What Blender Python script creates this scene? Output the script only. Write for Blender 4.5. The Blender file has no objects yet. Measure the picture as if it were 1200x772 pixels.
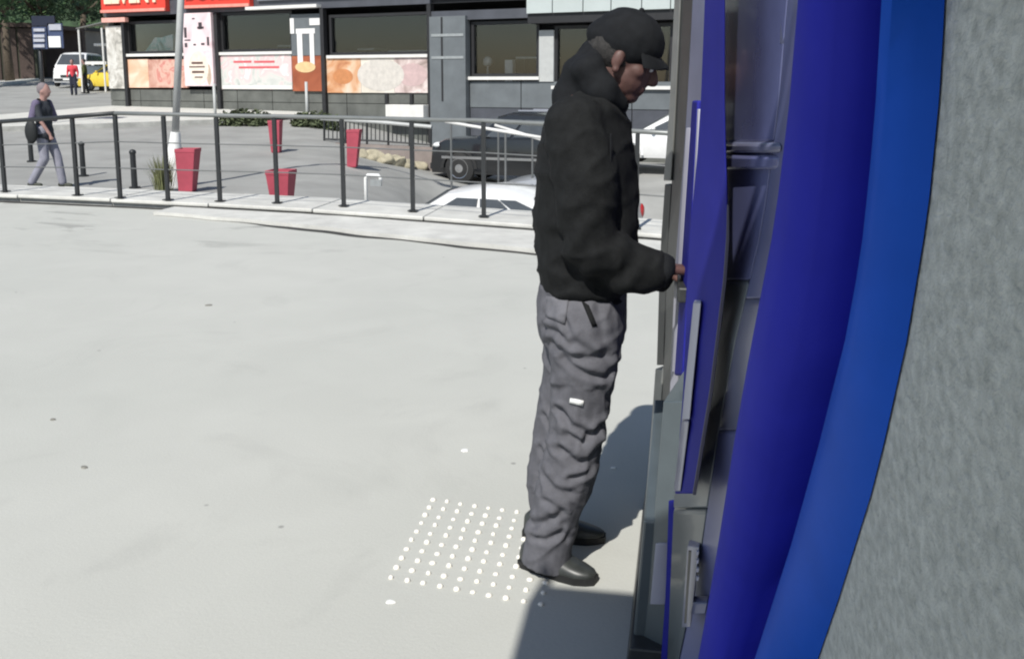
import bpy, bmesh, math, random
from math import sin, cos, tan, pi, radians, sqrt, atan2
from mathutils import Vector, Matrix, Quaternion, noise

random.seed(7)
S = bpy.context.scene
COL = S.collection

# ------------------------------------------------------------------ camera
PITCH, YAW, FPX, PPY, CAM_H = radians(9.0), radians(9.68), 1100.0, 269.0, 1.53
cam_data = bpy.data.cameras.new('camera')
cam_data.sensor_width = 36.0
cam_data.sensor_fit = 'HORIZONTAL'
cam_data.lens = FPX / 1200.0 * 36.0
cam_data.shift_y = -(386.0 - PPY) / 1200.0
cam_data.clip_start = 0.02
cam_data.clip_end = 3000.0
cam = bpy.data.objects.new('camera', cam_data)
COL.objects.link(cam)
cam.location = (0, 0, CAM_H)
cam.rotation_euler = (pi / 2 - PITCH, 0, YAW)
S.camera = cam
CAM_R = cam.rotation_euler.to_matrix()

# ------------------------------------------------------------------ light
SUN_EL = radians(48.5)
SUN_H = Vector((0.17, 0.985))               # where the shadows fall, on the ground
sun_travel = Vector((SUN_H.x * cos(SUN_EL), SUN_H.y * cos(SUN_EL), -sin(SUN_EL))).normalized()
sun_data = bpy.data.lights.new('sun', 'SUN')
sun_data.energy = 4.9
sun_data.angle = radians(0.6)
sun_data.color = (1.0, 0.97, 0.91)
sun = bpy.data.objects.new('sun', sun_data)
COL.objects.link(sun)
sun.location = (-5, -20, 30)
sun.rotation_euler = sun_travel.to_track_quat('-Z', 'Y').to_euler()

W = bpy.data.worlds.new('World')
S.world = W
W.use_nodes = True
wn = W.node_tree
wn.nodes.clear()
sky = wn.nodes.new('ShaderNodeTexSky')
sky.sky_type = 'NISHITA'
sky.sun_disc = False
sky.sun_elevation = SUN_EL
sky.sun_rotation = atan2(-SUN_H.x, -SUN_H.y)
sky.dust_density = 0.7
bg = wn.nodes.new('ShaderNodeBackground')
bg.inputs['Strength'].default_value = 0.10
wo = wn.nodes.new('ShaderNodeOutputWorld')
wn.links.new(sky.outputs['Color'], bg.inputs['Color'])
wn.links.new(bg.outputs['Background'], wo.inputs['Surface'])

S.view_settings.view_transform = 'Standard'
S.view_settings.look = 'None'
S.view_settings.exposure = 0.0
S.view_settings.gamma = 1.0
S.cycles.filter_width = 2.1

# ------------------------------------------------------------------ surveying helpers
def ray(px, py):
    return CAM_R @ Vector(((px - 600.0) / FPX, (PPY - py) / FPX, -1.0))
def atY(px, py, Y):
    d = ray(px, py); t = Y / d.y
    return Vector((d.x * t, Y, CAM_H + d.z * t))
def atZ(px, py, z):
    d = ray(px, py); t = (z - CAM_H) / d.z
    return Vector((d.x * t, d.y * t, z))
def atX(px, py, X):
    d = ray(px, py); t = X / d.x
    return Vector((X, d.y * t, CAM_H + d.z * t))
def sstep(a, b, x):
    t = min(1.0, max(0.0, (x - a) / (b - a)))
    return t * t * (3 - 2 * t)
def street_z(X, Y):
    zb = -0.24 + 0.04 * (min(Y, 150.0) - 15.6)
    if Y < 15.6:
        zb = -0.24
    Yc = min(max(Y, 8.0), 60.0); r = X / Yc
    d = 1.0 * sstep(-.42, -.18, r) * sstep(9.0, 20.0, Y) * (1.0 - 0.5 * sstep(34, 60, Y))
    d += .95 * sstep(-.285, -.235, r) * sstep(9, 11.5, Y) * (1.0 - sstep(18, 21.5, Y))
    return zb - d
def lerp(a, b, t): return a + (b - a) * t
def interp(tab, x):
    if x <= tab[0][0]: return tab[0][1]
    for (x0, y0), (x1, y1) in zip(tab, tab[1:]):
        if x <= x1: return lerp(y0, y1, (x - x0) / (x1 - x0))
    return tab[-1][1]

# ------------------------------------------------------------------ materials
def lin(c):
    return tuple(((v / 255.0) / 12.92 if v / 255.0 <= 0.04045 else ((v / 255.0 + 0.055) / 1.055) ** 2.4) for v in c) + (1.0,)
MATS = {}
def mat(name, rgb, rough=0.6, metal=0.0, var=0.12, scale=6.0, bump=0.0, bscale=60.0, coat=0.0, spec=0.5,
        rgb2=None, mixscale=None, trans=0.0, emit=None, stretch=None, detail=6.0):
    """principled material whose colour wanders by VAR with a noise, and whose relief is a second noise"""
    if name in MATS: return MATS[name]
    m = bpy.data.materials.new(name); m.use_nodes = True
    nt = m.node_tree; N = nt.nodes; L = nt.links
    b = N['Principled BSDF']
    c = Vector(rgb[:3])
    tc = N.new('ShaderNodeTexCoord')
    mp = N.new('ShaderNodeMapping')
    if stretch: mp.inputs['Scale'].default_value = stretch
    L.new(tc.outputs['Object'], mp.inputs['Vector'])
    nz = N.new('ShaderNodeTexNoise')
    nz.inputs['Scale'].default_value = mixscale or scale
    nz.inputs['Detail'].default_value = detail
    nz.inputs['Roughness'].default_value = 0.6
    L.new(mp.outputs['Vector'], nz.inputs['Vector'])
    rp = N.new('ShaderNodeValToRGB')
    rp.color_ramp.elements[0].position = 0.32
    rp.color_ramp.elements[1].position = 0.68
    c2 = Vector(rgb2[:3]) if rgb2 else c * (1 + var)
    c1 = c if rgb2 else c * (1 - var)
    rp.color_ramp.elements[0].color = (*c1, 1)
    rp.color_ramp.elements[1].color = (*[min(1, v) for v in c2], 1)
    L.new(nz.outputs['Fac'], rp.inputs['Fac'])
    L.new(rp.outputs['Color'], b.inputs['Base Color'])
    b.inputs['Roughness'].default_value = rough
    b.inputs['Metallic'].default_value = metal
    b.inputs['Specular IOR Level'].default_value = spec
    b.inputs['Coat Weight'].default_value = coat
    b.inputs['Coat Roughness'].default_value = 0.08
    b.inputs['Transmission Weight'].default_value = trans
    if emit:
        b.inputs['Emission Color'].default_value = (*emit[:3], 1)
        b.inputs['Emission Strength'].default_value = emit[3]
    if bump:
        n2 = N.new('ShaderNodeTexNoise')
        n2.inputs['Scale'].default_value = bscale
        n2.inputs['Detail'].default_value = 5.0
        L.new(mp.outputs['Vector'], n2.inputs['Vector'])
        bp = N.new('ShaderNodeBump')
        bp.inputs['Strength'].default_value = bump
        bp.inputs['Distance'].default_value = 0.02
        L.new(n2.outputs['Fac'], bp.inputs['Height'])
        L.new(bp.outputs['Normal'], b.inputs['Normal'])
    MATS[name] = m
    return m

def plaza_material():
    m = bpy.data.materials.new('plaza_screed'); m.use_nodes = True
    N = m.node_tree.nodes; L = m.node_tree.links; b = N['Principled BSDF']
    tc = N.new('ShaderNodeTexCoord')
    def noise_(sc, det, dist=0.0, rough=0.55, vec=None):
        n = N.new('ShaderNodeTexNoise'); n.inputs['Scale'].default_value = sc; n.inputs['Detail'].default_value = det
        n.inputs['Distortion'].default_value = dist; n.inputs['Roughness'].default_value = rough
        L.new(vec or tc.outputs['Object'], n.inputs['Vector']); return n
    def ramp(src, p0, p1, c0, c1):
        r = N.new('ShaderNodeValToRGB'); r.color_ramp.elements[0].position = p0; r.color_ramp.elements[1].position = p1
        r.color_ramp.elements[0].color = c0; r.color_ramp.elements[1].color = c1; L.new(src, r.inputs['Fac']); return r
    def mixc(kind, fac, a, bb):
        x = N.new('ShaderNodeMixRGB'); x.blend_type = kind
        if isinstance(fac, float): x.inputs['Fac'].default_value = fac
        else: L.new(fac, x.inputs['Fac'])
        L.new(a, x.inputs['Color1']); L.new(bb, x.inputs['Color2']); return x
    broad = ramp(noise_(0.35, 3).outputs['Fac'], .3, .7, (.49, .495, .455, 1), (.535, .535, .495, 1))
    mid = ramp(noise_(2.2, 5, .6).outputs['Fac'], .35, .7, (.955, .955, .955, 1), (1, 1, 1, 1))
    fine = ramp(noise_(160, 3).outputs['Fac'], .3, .7, (.93, .93, .93, 1), (1, 1, 1, 1))
    c = mixc('MULTIPLY', 1.0, broad.outputs['Color'], mid.outputs['Color'])
    c = mixc('MULTIPLY', 1.0, c.outputs['Color'], fine.outputs['Color'])
    # worn dirty patches near the kerb (stains with a shape of their own)
    mp = N.new('ShaderNodeMapping'); mp.inputs['Scale'].default_value = (0.55, 1.5, 1)
    L.new(tc.outputs['Object'], mp.inputs['Vector'])
    st = ramp(noise_(1.0, 6, 1.2, .6, mp.outputs['Vector']).outputs['Fac'], .57, .66, (0, 0, 0, 1), (1, 1, 1, 1))
    sep = N.new('ShaderNodeSeparateXYZ'); L.new(tc.outputs['Object'], sep.inputs['Vector'])
    mr = N.new('ShaderNodeMapRange'); mr.inputs['From Min'].default_value = 7.2; mr.inputs['From Max'].default_value = 9.0
    L.new(sep.outputs['Y'], mr.inputs['Value'])
    mul = N.new('ShaderNodeMath'); mul.operation = 'MULTIPLY'
    L.new(st.outputs['Color'], mul.inputs[0]); L.new(mr.outputs['Result'], mul.inputs[1])
    mul2 = N.new('ShaderNodeMath'); mul2.operation = 'MULTIPLY'; mul2.inputs[1].default_value = .65
    L.new(mul.outputs[0], mul2.inputs[0])
    dark = N.new('ShaderNodeRGB'); dark.outputs[0].default_value = (.24, .24, .225, 1)
    c = mixc('MIX', mul2.outputs[0], c.outputs['Color'], dark.outputs[0])
    # faint smears of old dirt over the open floor
    sm_ = ramp(noise_(.8, 6, 2.2, .62).outputs['Fac'], .56, .74, (0, 0, 0, 1), (1, 1, 1, 1))
    smm = N.new('ShaderNodeMath'); smm.operation = 'MULTIPLY'; smm.inputs[1].default_value = .16
    L.new(sm_.outputs['Color'], smm.inputs[0])
    c = mixc('MIX', smm.outputs[0], c.outputs['Color'], dark.outputs[0])
    # sparse small spots
    vo = N.new('ShaderNodeTexVoronoi'); vo.inputs['Scale'].default_value = 2.6
    L.new(tc.outputs['Object'], vo.inputs['Vector'])
    sp = ramp(vo.outputs['Distance'], .02, .035, (1, 1, 1, 1), (0, 0, 0, 1))
    d2 = N.new('ShaderNodeRGB'); d2.outputs[0].default_value = (.3, .3, .28, 1)
    c = mixc('MIX', sp.outputs['Color'], c.outputs['Color'], d2.outputs[0])
    L.new(c.outputs['Color'], b.inputs['Base Color'])
    b.inputs['Roughness'].default_value = .85
    b.inputs['Specular IOR Level'].default_value = .25
    bp = N.new('ShaderNodeBump'); bp.inputs['Strength'].default_value = .12; bp.inputs['Distance'].default_value = .01
    L.new(noise_(70, 6).outputs['Fac'], bp.inputs['Height']); L.new(bp.outputs['Normal'], b.inputs['Normal'])
    return m

def stucco_material():
    m = bpy.data.materials.new('brushed_stucco'); m.use_nodes = True
    N = m.node_tree.nodes; L = m.node_tree.links; b = N['Principled BSDF']
    tc = N.new('ShaderNodeTexCoord')
    def noise_(sc, det, vec, dist=0.0):
        n = N.new('ShaderNodeTexNoise'); n.inputs['Scale'].default_value = sc; n.inputs['Detail'].default_value = det
        n.inputs['Distortion'].default_value = dist; n.inputs['Roughness'].default_value = .62
        L.new(vec, n.inputs['Vector']); return n
    mp = N.new('ShaderNodeMapping'); mp.inputs['Scale'].default_value = (1, .8, 1.15)
    L.new(tc.outputs['Object'], mp.inputs['Vector'])
    a = noise_(60, 12, mp.outputs['Vector'], .2)
    r = N.new('ShaderNodeValToRGB')
    r.color_ramp.elements[0].position = .25; r.color_ramp.elements[1].position = .75
    r.color_ramp.elements[0].color = (.36, .375, .345, 1); r.color_ramp.elements[1].color = (.70, .715, .67, 1)
    L.new(a.outputs['Fac'], r.inputs['Fac'])
    # pale scratches and chips
    mp2 = N.new('ShaderNodeMapping'); mp2.inputs['Scale'].default_value = (1, 7, 1.6); mp2.inputs['Rotation'].default_value = (.25, 0, 0)
    L.new(tc.outputs['Object'], mp2.inputs['Vector'])
    w = noise_(9, 3, mp2.outputs['Vector'])
    r2 = N.new('ShaderNodeValToRGB'); r2.color_ramp.elements[0].position = .69; r2.color_ramp.elements[1].position = .75
    r2.color_ramp.elements[0].color = (0, 0, 0, 1); r2.color_ramp.elements[1].color = (1, 1, 1, 1)
    L.new(w.outputs['Fac'], r2.inputs['Fac'])
    mx = N.new('ShaderNodeMixRGB'); mx.inputs['Color2'].default_value = (.72, .74, .70, 1)
    ml = N.new('ShaderNodeMath'); ml.operation = 'MULTIPLY'; ml.inputs[1].default_value = .6
    L.new(r2.outputs['Color'], ml.inputs[0]); L.new(ml.outputs[0], mx.inputs['Fac']); L.new(r.outputs['Color'], mx.inputs['Color1'])
    L.new(mx.outputs['Color'], b.inputs['Base Color'])
    b.inputs['Roughness'].default_value = .9
    b.inputs['Specular IOR Level'].default_value = .2
    bp = N.new('ShaderNodeBump'); bp.inputs['Strength'].default_value = .55; bp.inputs['Distance'].default_value = .012
    f = noise_(120, 12, mp.outputs['Vector'], .2)
    L.new(f.outputs['Fac'], bp.inputs['Height']); L.new(bp.outputs['Normal'], b.inputs['Normal'])
    return m

def print_material(name, stops, scale=2.2, seed=0.0, dist=1.5, rough=.5):
    """a printed picture panel: soft coloured blots from a warped noise through a colour ramp"""
    m = bpy.data.materials.new(name); m.use_nodes = True
    N = m.node_tree.nodes; L = m.node_tree.links; b = N['Principled BSDF']
    tc = N.new('ShaderNodeTexCoord'); mp = N.new('ShaderNodeMapping'); mp.inputs['Location'].default_value = (seed, seed * .7, seed * 1.3)
    L.new(tc.outputs['Object'], mp.inputs['Vector'])
    n = N.new('ShaderNodeTexNoise'); n.inputs['Scale'].default_value = scale; n.inputs['Detail'].default_value = 3
    n.inputs['Distortion'].default_value = dist
    L.new(mp.outputs['Vector'], n.inputs['Vector'])
    r = N.new('ShaderNodeValToRGB'); e = r.color_ramp.elements
    e[0].position = stops[0][0]; e[0].color = stops[0][1]
    e[1].position = stops[-1][0]; e[1].color = stops[-1][1]
    for p, c in stops[1:-1]:
        x = e.new(p); x.color = c
    L.new(n.outputs['Fac'], r.inputs['Fac']); L.new(r.outputs['Color'], b.inputs['Base Color'])
    b.inputs['Roughness'].default_value = rough
    MATS[name] = m
    return m

M_plaza = plaza_material()
M_stucco = stucco_material()
M_street = mat('pale_asphalt', (.31, .31, .295), .9, var=.14, scale=.8, bump=.15, bscale=40, spec=.2)
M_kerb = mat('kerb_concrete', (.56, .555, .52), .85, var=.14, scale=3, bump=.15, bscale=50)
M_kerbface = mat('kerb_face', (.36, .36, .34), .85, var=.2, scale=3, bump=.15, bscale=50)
M_pave = mat('pavement_concrete', (.55, .55, .51), .85, var=.1, scale=2)
M_white = mat('white_enamel', (.8, .8, .78), .5, var=.05)
M_black = mat('black_paint', (.022, .024, .026), .45, var=.2)
M_steel = mat('galvanised_steel', (.42, .44, .44), .45, metal=.5, var=.12, scale=12)
M_pole = mat('pole_grey', (.46, .47, .46), .5, var=.08)
M_sill = mat('sill_white', (.72, .71, .68), .6, var=.06)
M_red = mat('planter_red', (.40, .065, .095), .6, var=.12, scale=5)
M_leaf = mat('leaf_green', (.06, .115, .045), .7, var=.45, scale=1.2)
M_leafdk = mat('leaf_dark', (.038, .072, .032), .75, var=.5, scale=.7)
M_bark = mat('bark', (.09, .07, .05), .9, var=.3, scale=8, bump=.4, bscale=20)
M_soil = mat('soil', (.06, .045, .03), .95)
M_glass = mat('dark_glass', (.02, .024, .026), .08, var=.1, spec=.45)
M_cglass = mat('car_glass', (.07, .078, .085), .07, var=.1, spec=.6)
M_rubber = mat('tyre_rubber', (.02, .02, .02), .8, var=.1)
M_chrome = mat('chrome', (.6, .6, .6), .2, metal=.9, var=.05)
M_lamp = mat('lamp_lens', (.75, .76, .76), .12, var=.05, coat=.6)
M_redlens = mat('red_lens', (.45, .02, .02), .2, var=.05, coat=.5)
# cash machine
M_rim = mat('rim_blue', (.010, .088, .54), .6, var=.08, scale=5, spec=.12)
M_face = mat('surround_indigo', (.028, .033, .42), .65, var=.08, scale=5, spec=.06)
M_wing = mat('wing_blue', (.024, .026, .26), .65, var=.08, scale=8, spec=.08)
M_fascia = mat('fascia_slate', (.14, .155, .30), .25, var=.15, scale=6, coat=.25)
M_deep = mat('fascia_deep', (.13, .145, .29), .35, var=.1, scale=6, coat=.1)
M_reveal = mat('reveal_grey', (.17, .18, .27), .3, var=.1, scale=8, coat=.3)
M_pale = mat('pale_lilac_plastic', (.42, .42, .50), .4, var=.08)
M_cab = mat('cabinet_grey', (.085, .105, .115), .35, var=.12, scale=6, coat=.2)
M_low = mat('fascia_grey', (.17, .19, .205), .35, var=.12, scale=6, coat=.1)
M_post = mat('anodised_dark', (.05, .052, .052), .4, metal=.3, var=.15, scale=14)
M_postl = mat('anodised_light', (.25, .255, .245), .4, metal=.35, var=.12, scale=14)
# man
M_skin = mat('skin', (.105, .053, .045), .55, var=.15, scale=30)
M_jacket = mat('jacket_cloth', (.0105, .0112, .0118), .85, var=.25, scale=40, bump=.15, bscale=220, spec=.2)
M_cap = mat('cap_cloth', (.010, .011, .013), .85, var=.2, scale=40, bump=.15, bscale=300, spec=.2)
M_trouser = mat('trouser_cloth', (.112, .112, .126), .85, var=.16, scale=25, bump=.2, bscale=260, spec=.2)
M_shoe = mat('shoe_leather', (.035, .038, .036), .4, var=.25, scale=30)
M_sole = mat('shoe_sole', (.012, .012, .012), .7)
M_hair = mat('grey_hair', (.032, .030, .029), .8, var=.4, scale=120, bump=.4, bscale=300)

# ------------------------------------------------------------------ mesh helpers
def wloc(o):
    v = Vector((0, 0, 0))
    while o is not None:
        v += Vector(o.location); o = o.parent
    return v
class MB:
    def __init__(s): s.v = []; s.f = []
    def add(s, vs, fs):
        k = len(s.v); s.v += [tuple(v) for v in vs]; s.f += [tuple(i + k for i in f) for f in fs]; return s
    def box(s, x0, x1, y0, y1, z0, z1):
        return s.add([(x0, y0, z0), (x1, y0, z0), (x1, y1, z0), (x0, y1, z0), (x0, y0, z1), (x1, y0, z1), (x1, y1, z1), (x0, y1, z1)],
                     [(0, 3, 2, 1), (4, 5, 6, 7), (0, 1, 5, 4), (1, 2, 6, 5), (2, 3, 7, 6), (3, 0, 4, 7)])
    def hexa(s, P):      # 8 corners: bottom loop 0-3, top loop 4-7
        return s.add(P, [(0, 3, 2, 1), (4, 5, 6, 7), (0, 1, 5, 4), (1, 2, 6, 5), (2, 3, 7, 6), (3, 0, 4, 7)])
    def loft(s, rows, closed=True, caps=True):
        n = len(rows[0]); vs = [p for r in rows for p in r]; fs = []
        for i in range(len(rows) - 1):
            for j in range(n if closed else n - 1):
                a = i * n + j; b = i * n + (j + 1) % n
                fs.append((a, b, b + n, a + n))
        if caps and closed:
            fs.append(tuple(reversed(range(n)))); fs.append(tuple(range((len(rows) - 1) * n, len(rows) * n)))
        return s.add(vs, fs)
    def tube(s, pts, rad, n=10, flat=None):
        pts = [Vector(p) for p in pts]
        if not isinstance(rad, (list, tuple)): rad = [rad] * len(pts)
        rows = []; up = None
        for i, p in enumerate(pts):
            t = (pts[min(i + 1, len(pts) - 1)] - pts[max(i - 1, 0)]).normalized()
            if up is None:
                up = Vector((0, 0, 1)) if abs(t.z) < .9 else Vector((0, 1, 0))
            side = t.cross(up).normalized(); up = side.cross(t).normalized()
            ru = rad[i] if not isinstance(rad[i], (list, tuple)) else rad[i][0]
            rs = rad[i] if not isinstance(rad[i], (list, tuple)) else rad[i][1]
            rows.append([p + side * (rs * cos(2 * pi * k / n)) + up * (ru * sin(2 * pi * k / n)) for k in range(n)])
        return s.loft(rows)
    def ball(s, c, r, n=12, m=8, rot=None):
        c = Vector(c); r = r if isinstance(r, (list, tuple)) else (r, r, r)
        q = rot or Matrix.Identity(3)
        rows = []
        for i in range(1, m):
            a = -pi / 2 + pi * i / m
            rows.append([c + q @ Vector((r[0] * cos(a) * cos(2 * pi * k / n), r[1] * cos(a) * sin(2 * pi * k / n), r[2] * sin(a))) for k in range(n)])
        k0 = len(s.v); s.loft(rows, caps=False)
        s.v.append(tuple(c + q @ Vector((0, 0, -r[2])))); s.v.append(tuple(c + q @ Vector((0, 0, r[2]))))
        b = len(s.v) - 2; t = b + 1; last = k0 + (m - 2) * n
        for k in range(n):
            s.f.append((b, k0 + (k + 1) % n, k0 + k)); s.f.append((t, last + k, last + (k + 1) % n))
        return s
    def capsule(s, a, b, ra, rb, n=10):
        a = Vector(a); b = Vector(b); d = (b - a); L = d.length; d = d / max(L, 1e-6)
        pts = []; rr = []
        for k in range(4):
            t = pi / 2 * (k + .25) / 4; pts.append(a - d * ra * cos(t)); rr.append(ra * sin(t))
        pts.append(a); rr.append(ra); pts.append(b); rr.append(rb)
        for k in reversed(range(4)):
            t = pi / 2 * (k + .25) / 4; pts.append(b + d * rb * cos(t)); rr.append(rb * sin(t))
        return s.tube(pts, rr, n)
    def chain(s, pts, rad, n=10):
        for i in range(len(pts) - 1): s.capsule(pts[i], pts[i + 1], rad[i], rad[i + 1], n)
        return s
    def mesh(s, name, off=Vector((0, 0, 0)), rot=None):
        me = bpy.data.meshes.new(name)
        vs = [Vector(v) - off for v in s.v]
        if rot is not None: vs = [rot @ v for v in vs]
        me.from_pydata(vs, [], s.f); me.validate(); me.update()
        bm = bmesh.new(); bm.from_mesh(me); bmesh.ops.recalc_face_normals(bm, faces=bm.faces); bm.to_mesh(me); bm.free()
        return me
    def build(s, name, m, parent=None, smooth=False, bevel=0.0, local=False, auto=None):
        """one mesh object; vertices are world coordinates unless LOCAL"""
        off = Vector((0, 0, 0))
        if parent is not None and not local: off = wloc(parent)
        if parent is None and not local and s.v:
            n = len(s.v); off = Vector((sum(v[0] for v in s.v) / n, sum(v[1] for v in s.v) / n, min(v[2] for v in s.v)))
        me = s.mesh(name, off)
        o = bpy.data.objects.new(name, me); COL.objects.link(o)
        if parent is not None: o.parent = parent
        elif not local: o.location = off
        me.materials.append(m)
        if smooth: me.shade_smooth()
        if bevel:
            bv = o.modifiers.new('bevel', 'BEVEL'); bv.width = bevel; bv.segments = 2; bv.limit_method = 'ANGLE'; bv.angle_limit = radians(40)
        if auto:
            me.shade_smooth()
            try: me.set_sharp_from_angle(angle=radians(auto))
            except Exception: pass
        return o

def bake(o):
    """apply an object's modifiers for good"""
    dg = bpy.context.evaluated_depsgraph_get(); dg.update()
    me = bpy.data.meshes.new_from_object(o.evaluated_get(dg)); o.modifiers.clear()
    old = o.data; o.data = me; me.name = o.name
    return o
def fuse(o, voxel, smooth_it=4, factor=.5):
    r = o.modifiers.new('r', 'REMESH'); r.mode = 'VOXEL'; r.voxel_size = voxel; r.use_smooth_shade = True
    if smooth_it:
        s = o.modifiers.new('s', 'SMOOTH'); s.iterations = smooth_it; s.factor = factor
    m = o.data.materials[0]
    bake(o)
    o.data.materials.clear(); o.data.materials.append(m)
    o.data.shade_smooth()
    return o
def displace(o, fn):
    me = o.data
    nr = [v.normal.copy() for v in me.vertices]
    for v, n in zip(me.vertices, nr):
        v.co += n * fn(v.co, n)
    me.update()

def thing(name, label, cat, loc=(0, 0, 0), rz=0.0, group=None):
    o = bpy.data.objects.new(name, None); COL.objects.link(o)
    o.empty_display_size = .2
    o.location = loc; o.rotation_euler = (0, 0, rz)
    o['label'] = label; o['category'] = cat
    if group: o['group'] = group
    return o
def tag(o, label, cat, group=None):
    o['label'] = label; o['category'] = cat
    if group: o['group'] = group
    return o
def kind(o, k): o['kind'] = k; return o
def dup(root, loc, rz=None, label=None):
    r = root.copy(); COL.objects.link(r); r.location = loc
    if rz is not None: r.rotation_euler = (0, 0, rz)
    if label: r['label'] = label
    for ch in list(root.children):
        c = ch.copy(); COL.objects.link(c); c.parent = r
        for g in list(ch.children):
            d = g.copy(); COL.objects.link(d); d.parent = c
    return r
def text_mesh(body, size, ext, font_shear=0.0):
    cu = bpy.data.curves.new('t', 'FONT'); cu.body = body; cu.size = size; cu.extrude = ext; cu.offset = size * .035
    cu.align_x = 'LEFT'
    o = bpy.data.objects.new('t', cu); COL.objects.link(o)
    dg = bpy.context.evaluated_depsgraph_get(); dg.update()
    me = bpy.data.meshes.new_from_object(o.evaluated_get(dg))
    bpy.data.objects.remove(o); bpy.data.curves.remove(cu)
    return me

# ------------------------------------------------------------------ setting: terrain, street, plaza, kerb
def axis(lo, hi, a, b, fine, coarse):
    out = []; x = lo
    while x < hi:
        out.append(x); x += fine if a <= x < b else coarse
    out.append(hi); return out
def ledge_line():     # front bottom edge of the railing ledge on the plaza, from the photograph's survey
    return [atZ(-260, 227, 0), atZ(0, 236.5, 0), atZ(200, 245.5, 0), atZ(400, 257, 0), atZ(630, 275, 0), atZ(800, 289, 0), atZ(1150, 322, 0)]
LED = ledge_line()
LED_TOP = .10
def ledge_y(X, k=0.0):
    tab = sorted((p.x, p.y) for p in LED)
    if X < tab[0][0]:
        (x0, y0), (x1, y1) = tab[0], tab[1]; return y0 + (y1 - y0) / (x1 - x0) * (X - x0)
    if X > tab[-1][0]:
        (x0, y0), (x1, y1) = tab[-2], tab[-1]; return y1 + (y1 - y0) / (x1 - x0) * (X - x1)
    return interp(tab, X)

xs = [-1500, -900, -500, -250] + axis(-130, 60, -40, 12, .6, 6) + [100, 250, 500, 900, 1500]
ys = [-300, -100, -30] + axis(-10, 130, 6, 60, .6, 5) + [200, 400, 800, 1600]
mb = MB()
for y in ys:
    for x in xs:
        z = street_z(x, y)
        if y < 20 and y < ledge_y(max(-25, min(x, 6))) + .55: z = min(z, -.6)
        mb.v.append((x, y, z))
nx = len(xs)
for j in range(len(ys) - 1):
    for i in range(nx - 1):
        a = j * nx + i; mb.f.append((a, a + 1, a + nx + 1, a + nx))
kind(mb.build('street', M_street, smooth=True, local=True), 'structure')

# plaza sheet (thick slab up to the ledge)
mb = MB()
xx = [-40, -25, -18] + [p.x for p in sorted(LED, key=lambda p: p.x)] + [8]
xx = sorted(set(xx))
top = [(x, ledge_y(x), 0) for x in xx] ; bot = [(x, -12, 0) for x in xx]
rows = [[Vector(p) for p in bot], [Vector(p) for p in top]]
mb.loft(rows, closed=False)
mb.loft([[Vector((x, ledge_y(x), 0)) for x in xx], [Vector((x, ledge_y(x), -2.6)) for x in xx]], closed=False)
kind(mb.build('plaza', M_plaza, local=True), 'structure')

# ledge: a raised concrete kerb, its cap slabs built one by one
ledge = kind(bpy.data.objects.new('kerb', None), 'structure'); COL.objects.link(ledge)
xa, xb = -18.0, 3.0
n = 15
for i in range(n):
    x0 = lerp(xa, xb, i / n); x1 = lerp(xa, xb, (i + 1) / n) - .012
    h = LED_TOP + random.uniform(-.006, .006)
    f = MB(); y0, y1 = ledge_y(x0), ledge_y(x1)
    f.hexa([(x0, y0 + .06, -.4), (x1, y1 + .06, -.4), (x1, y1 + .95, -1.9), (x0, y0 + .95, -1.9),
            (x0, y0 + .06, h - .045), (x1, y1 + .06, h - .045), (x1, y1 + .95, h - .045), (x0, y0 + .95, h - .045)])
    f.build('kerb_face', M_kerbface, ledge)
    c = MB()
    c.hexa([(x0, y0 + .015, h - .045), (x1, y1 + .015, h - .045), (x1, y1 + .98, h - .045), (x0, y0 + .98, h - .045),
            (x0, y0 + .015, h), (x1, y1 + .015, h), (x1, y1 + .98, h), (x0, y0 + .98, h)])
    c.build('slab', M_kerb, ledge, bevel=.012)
# dark dirty gutter at the foot of the kerb, and a low worn step running along it on the right
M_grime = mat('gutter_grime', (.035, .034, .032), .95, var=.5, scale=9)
def line_strip(name, f0, f1, x0, x1, z, m, nseg=70, thick=.02):
    b = MB(); a_, b_ = [], []
    for i in range(nseg + 1):
        x = lerp(x0, x1, i / nseg); a_.append((x, f0(x))); b_.append((x, f1(x)))
    for i in range(nseg):
        (x0_, p0), (x1_, p1) = a_[i], a_[i + 1]; (_, q0), (_, q1) = b_[i], b_[i + 1]
        if q0 - p0 < .004 or q1 - p1 < .004: continue
        b.add([(x0_, p0, z), (x1_, p1, z), (x1_, q1, z), (x0_, q0, z)], [(0, 1, 2, 3)])
        b.add([(x0_, p0, z), (x1_, p1, z), (x1_, p1, z - thick), (x0_, p0, z - thick)], [(0, 1, 2, 3)])
    return kind(b.build(name, m, local=True), 'structure')
def wob(x, f, a, o=0.0): return a * noise.noise(Vector((x * f + o, o, .3)))
STEP = sorted((p.x, p.y) for p in (atZ(150, 250, 0), atZ(260, 259, 0), atZ(370, 270, 0), atZ(480, 282, 0), atZ(600, 295, 0), atZ(660, 301, 0), atZ(800, 315, 0)))
SX0, SX1 = STEP[0][0], 1.2
def step_y(x):
    if x > STEP[-1][0]:
        (x0, y0), (x1, y1) = STEP[-2], STEP[-1]; return y1 + (y1 - y0) / (x1 - x0) * (x - x1)
    return interp(STEP, x)
SZ = .045
line_strip('step', lambda x: step_y(x) + wob(x, 2.5, .05), lambda x: ledge_y(x) + .055, SX0 + .4, SX1, SZ, M_kerb, 90, .04)
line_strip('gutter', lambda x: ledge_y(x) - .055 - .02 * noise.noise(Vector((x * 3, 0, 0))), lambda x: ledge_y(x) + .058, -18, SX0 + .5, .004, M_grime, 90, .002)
line_strip('gutter', lambda x: ledge_y(x) - .04 - .02 * noise.noise(Vector((x * 3, 0, 0))), lambda x: ledge_y(x) + .058, SX0 + .3, SX1, SZ + .004, M_grime, 90, .002)
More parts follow.
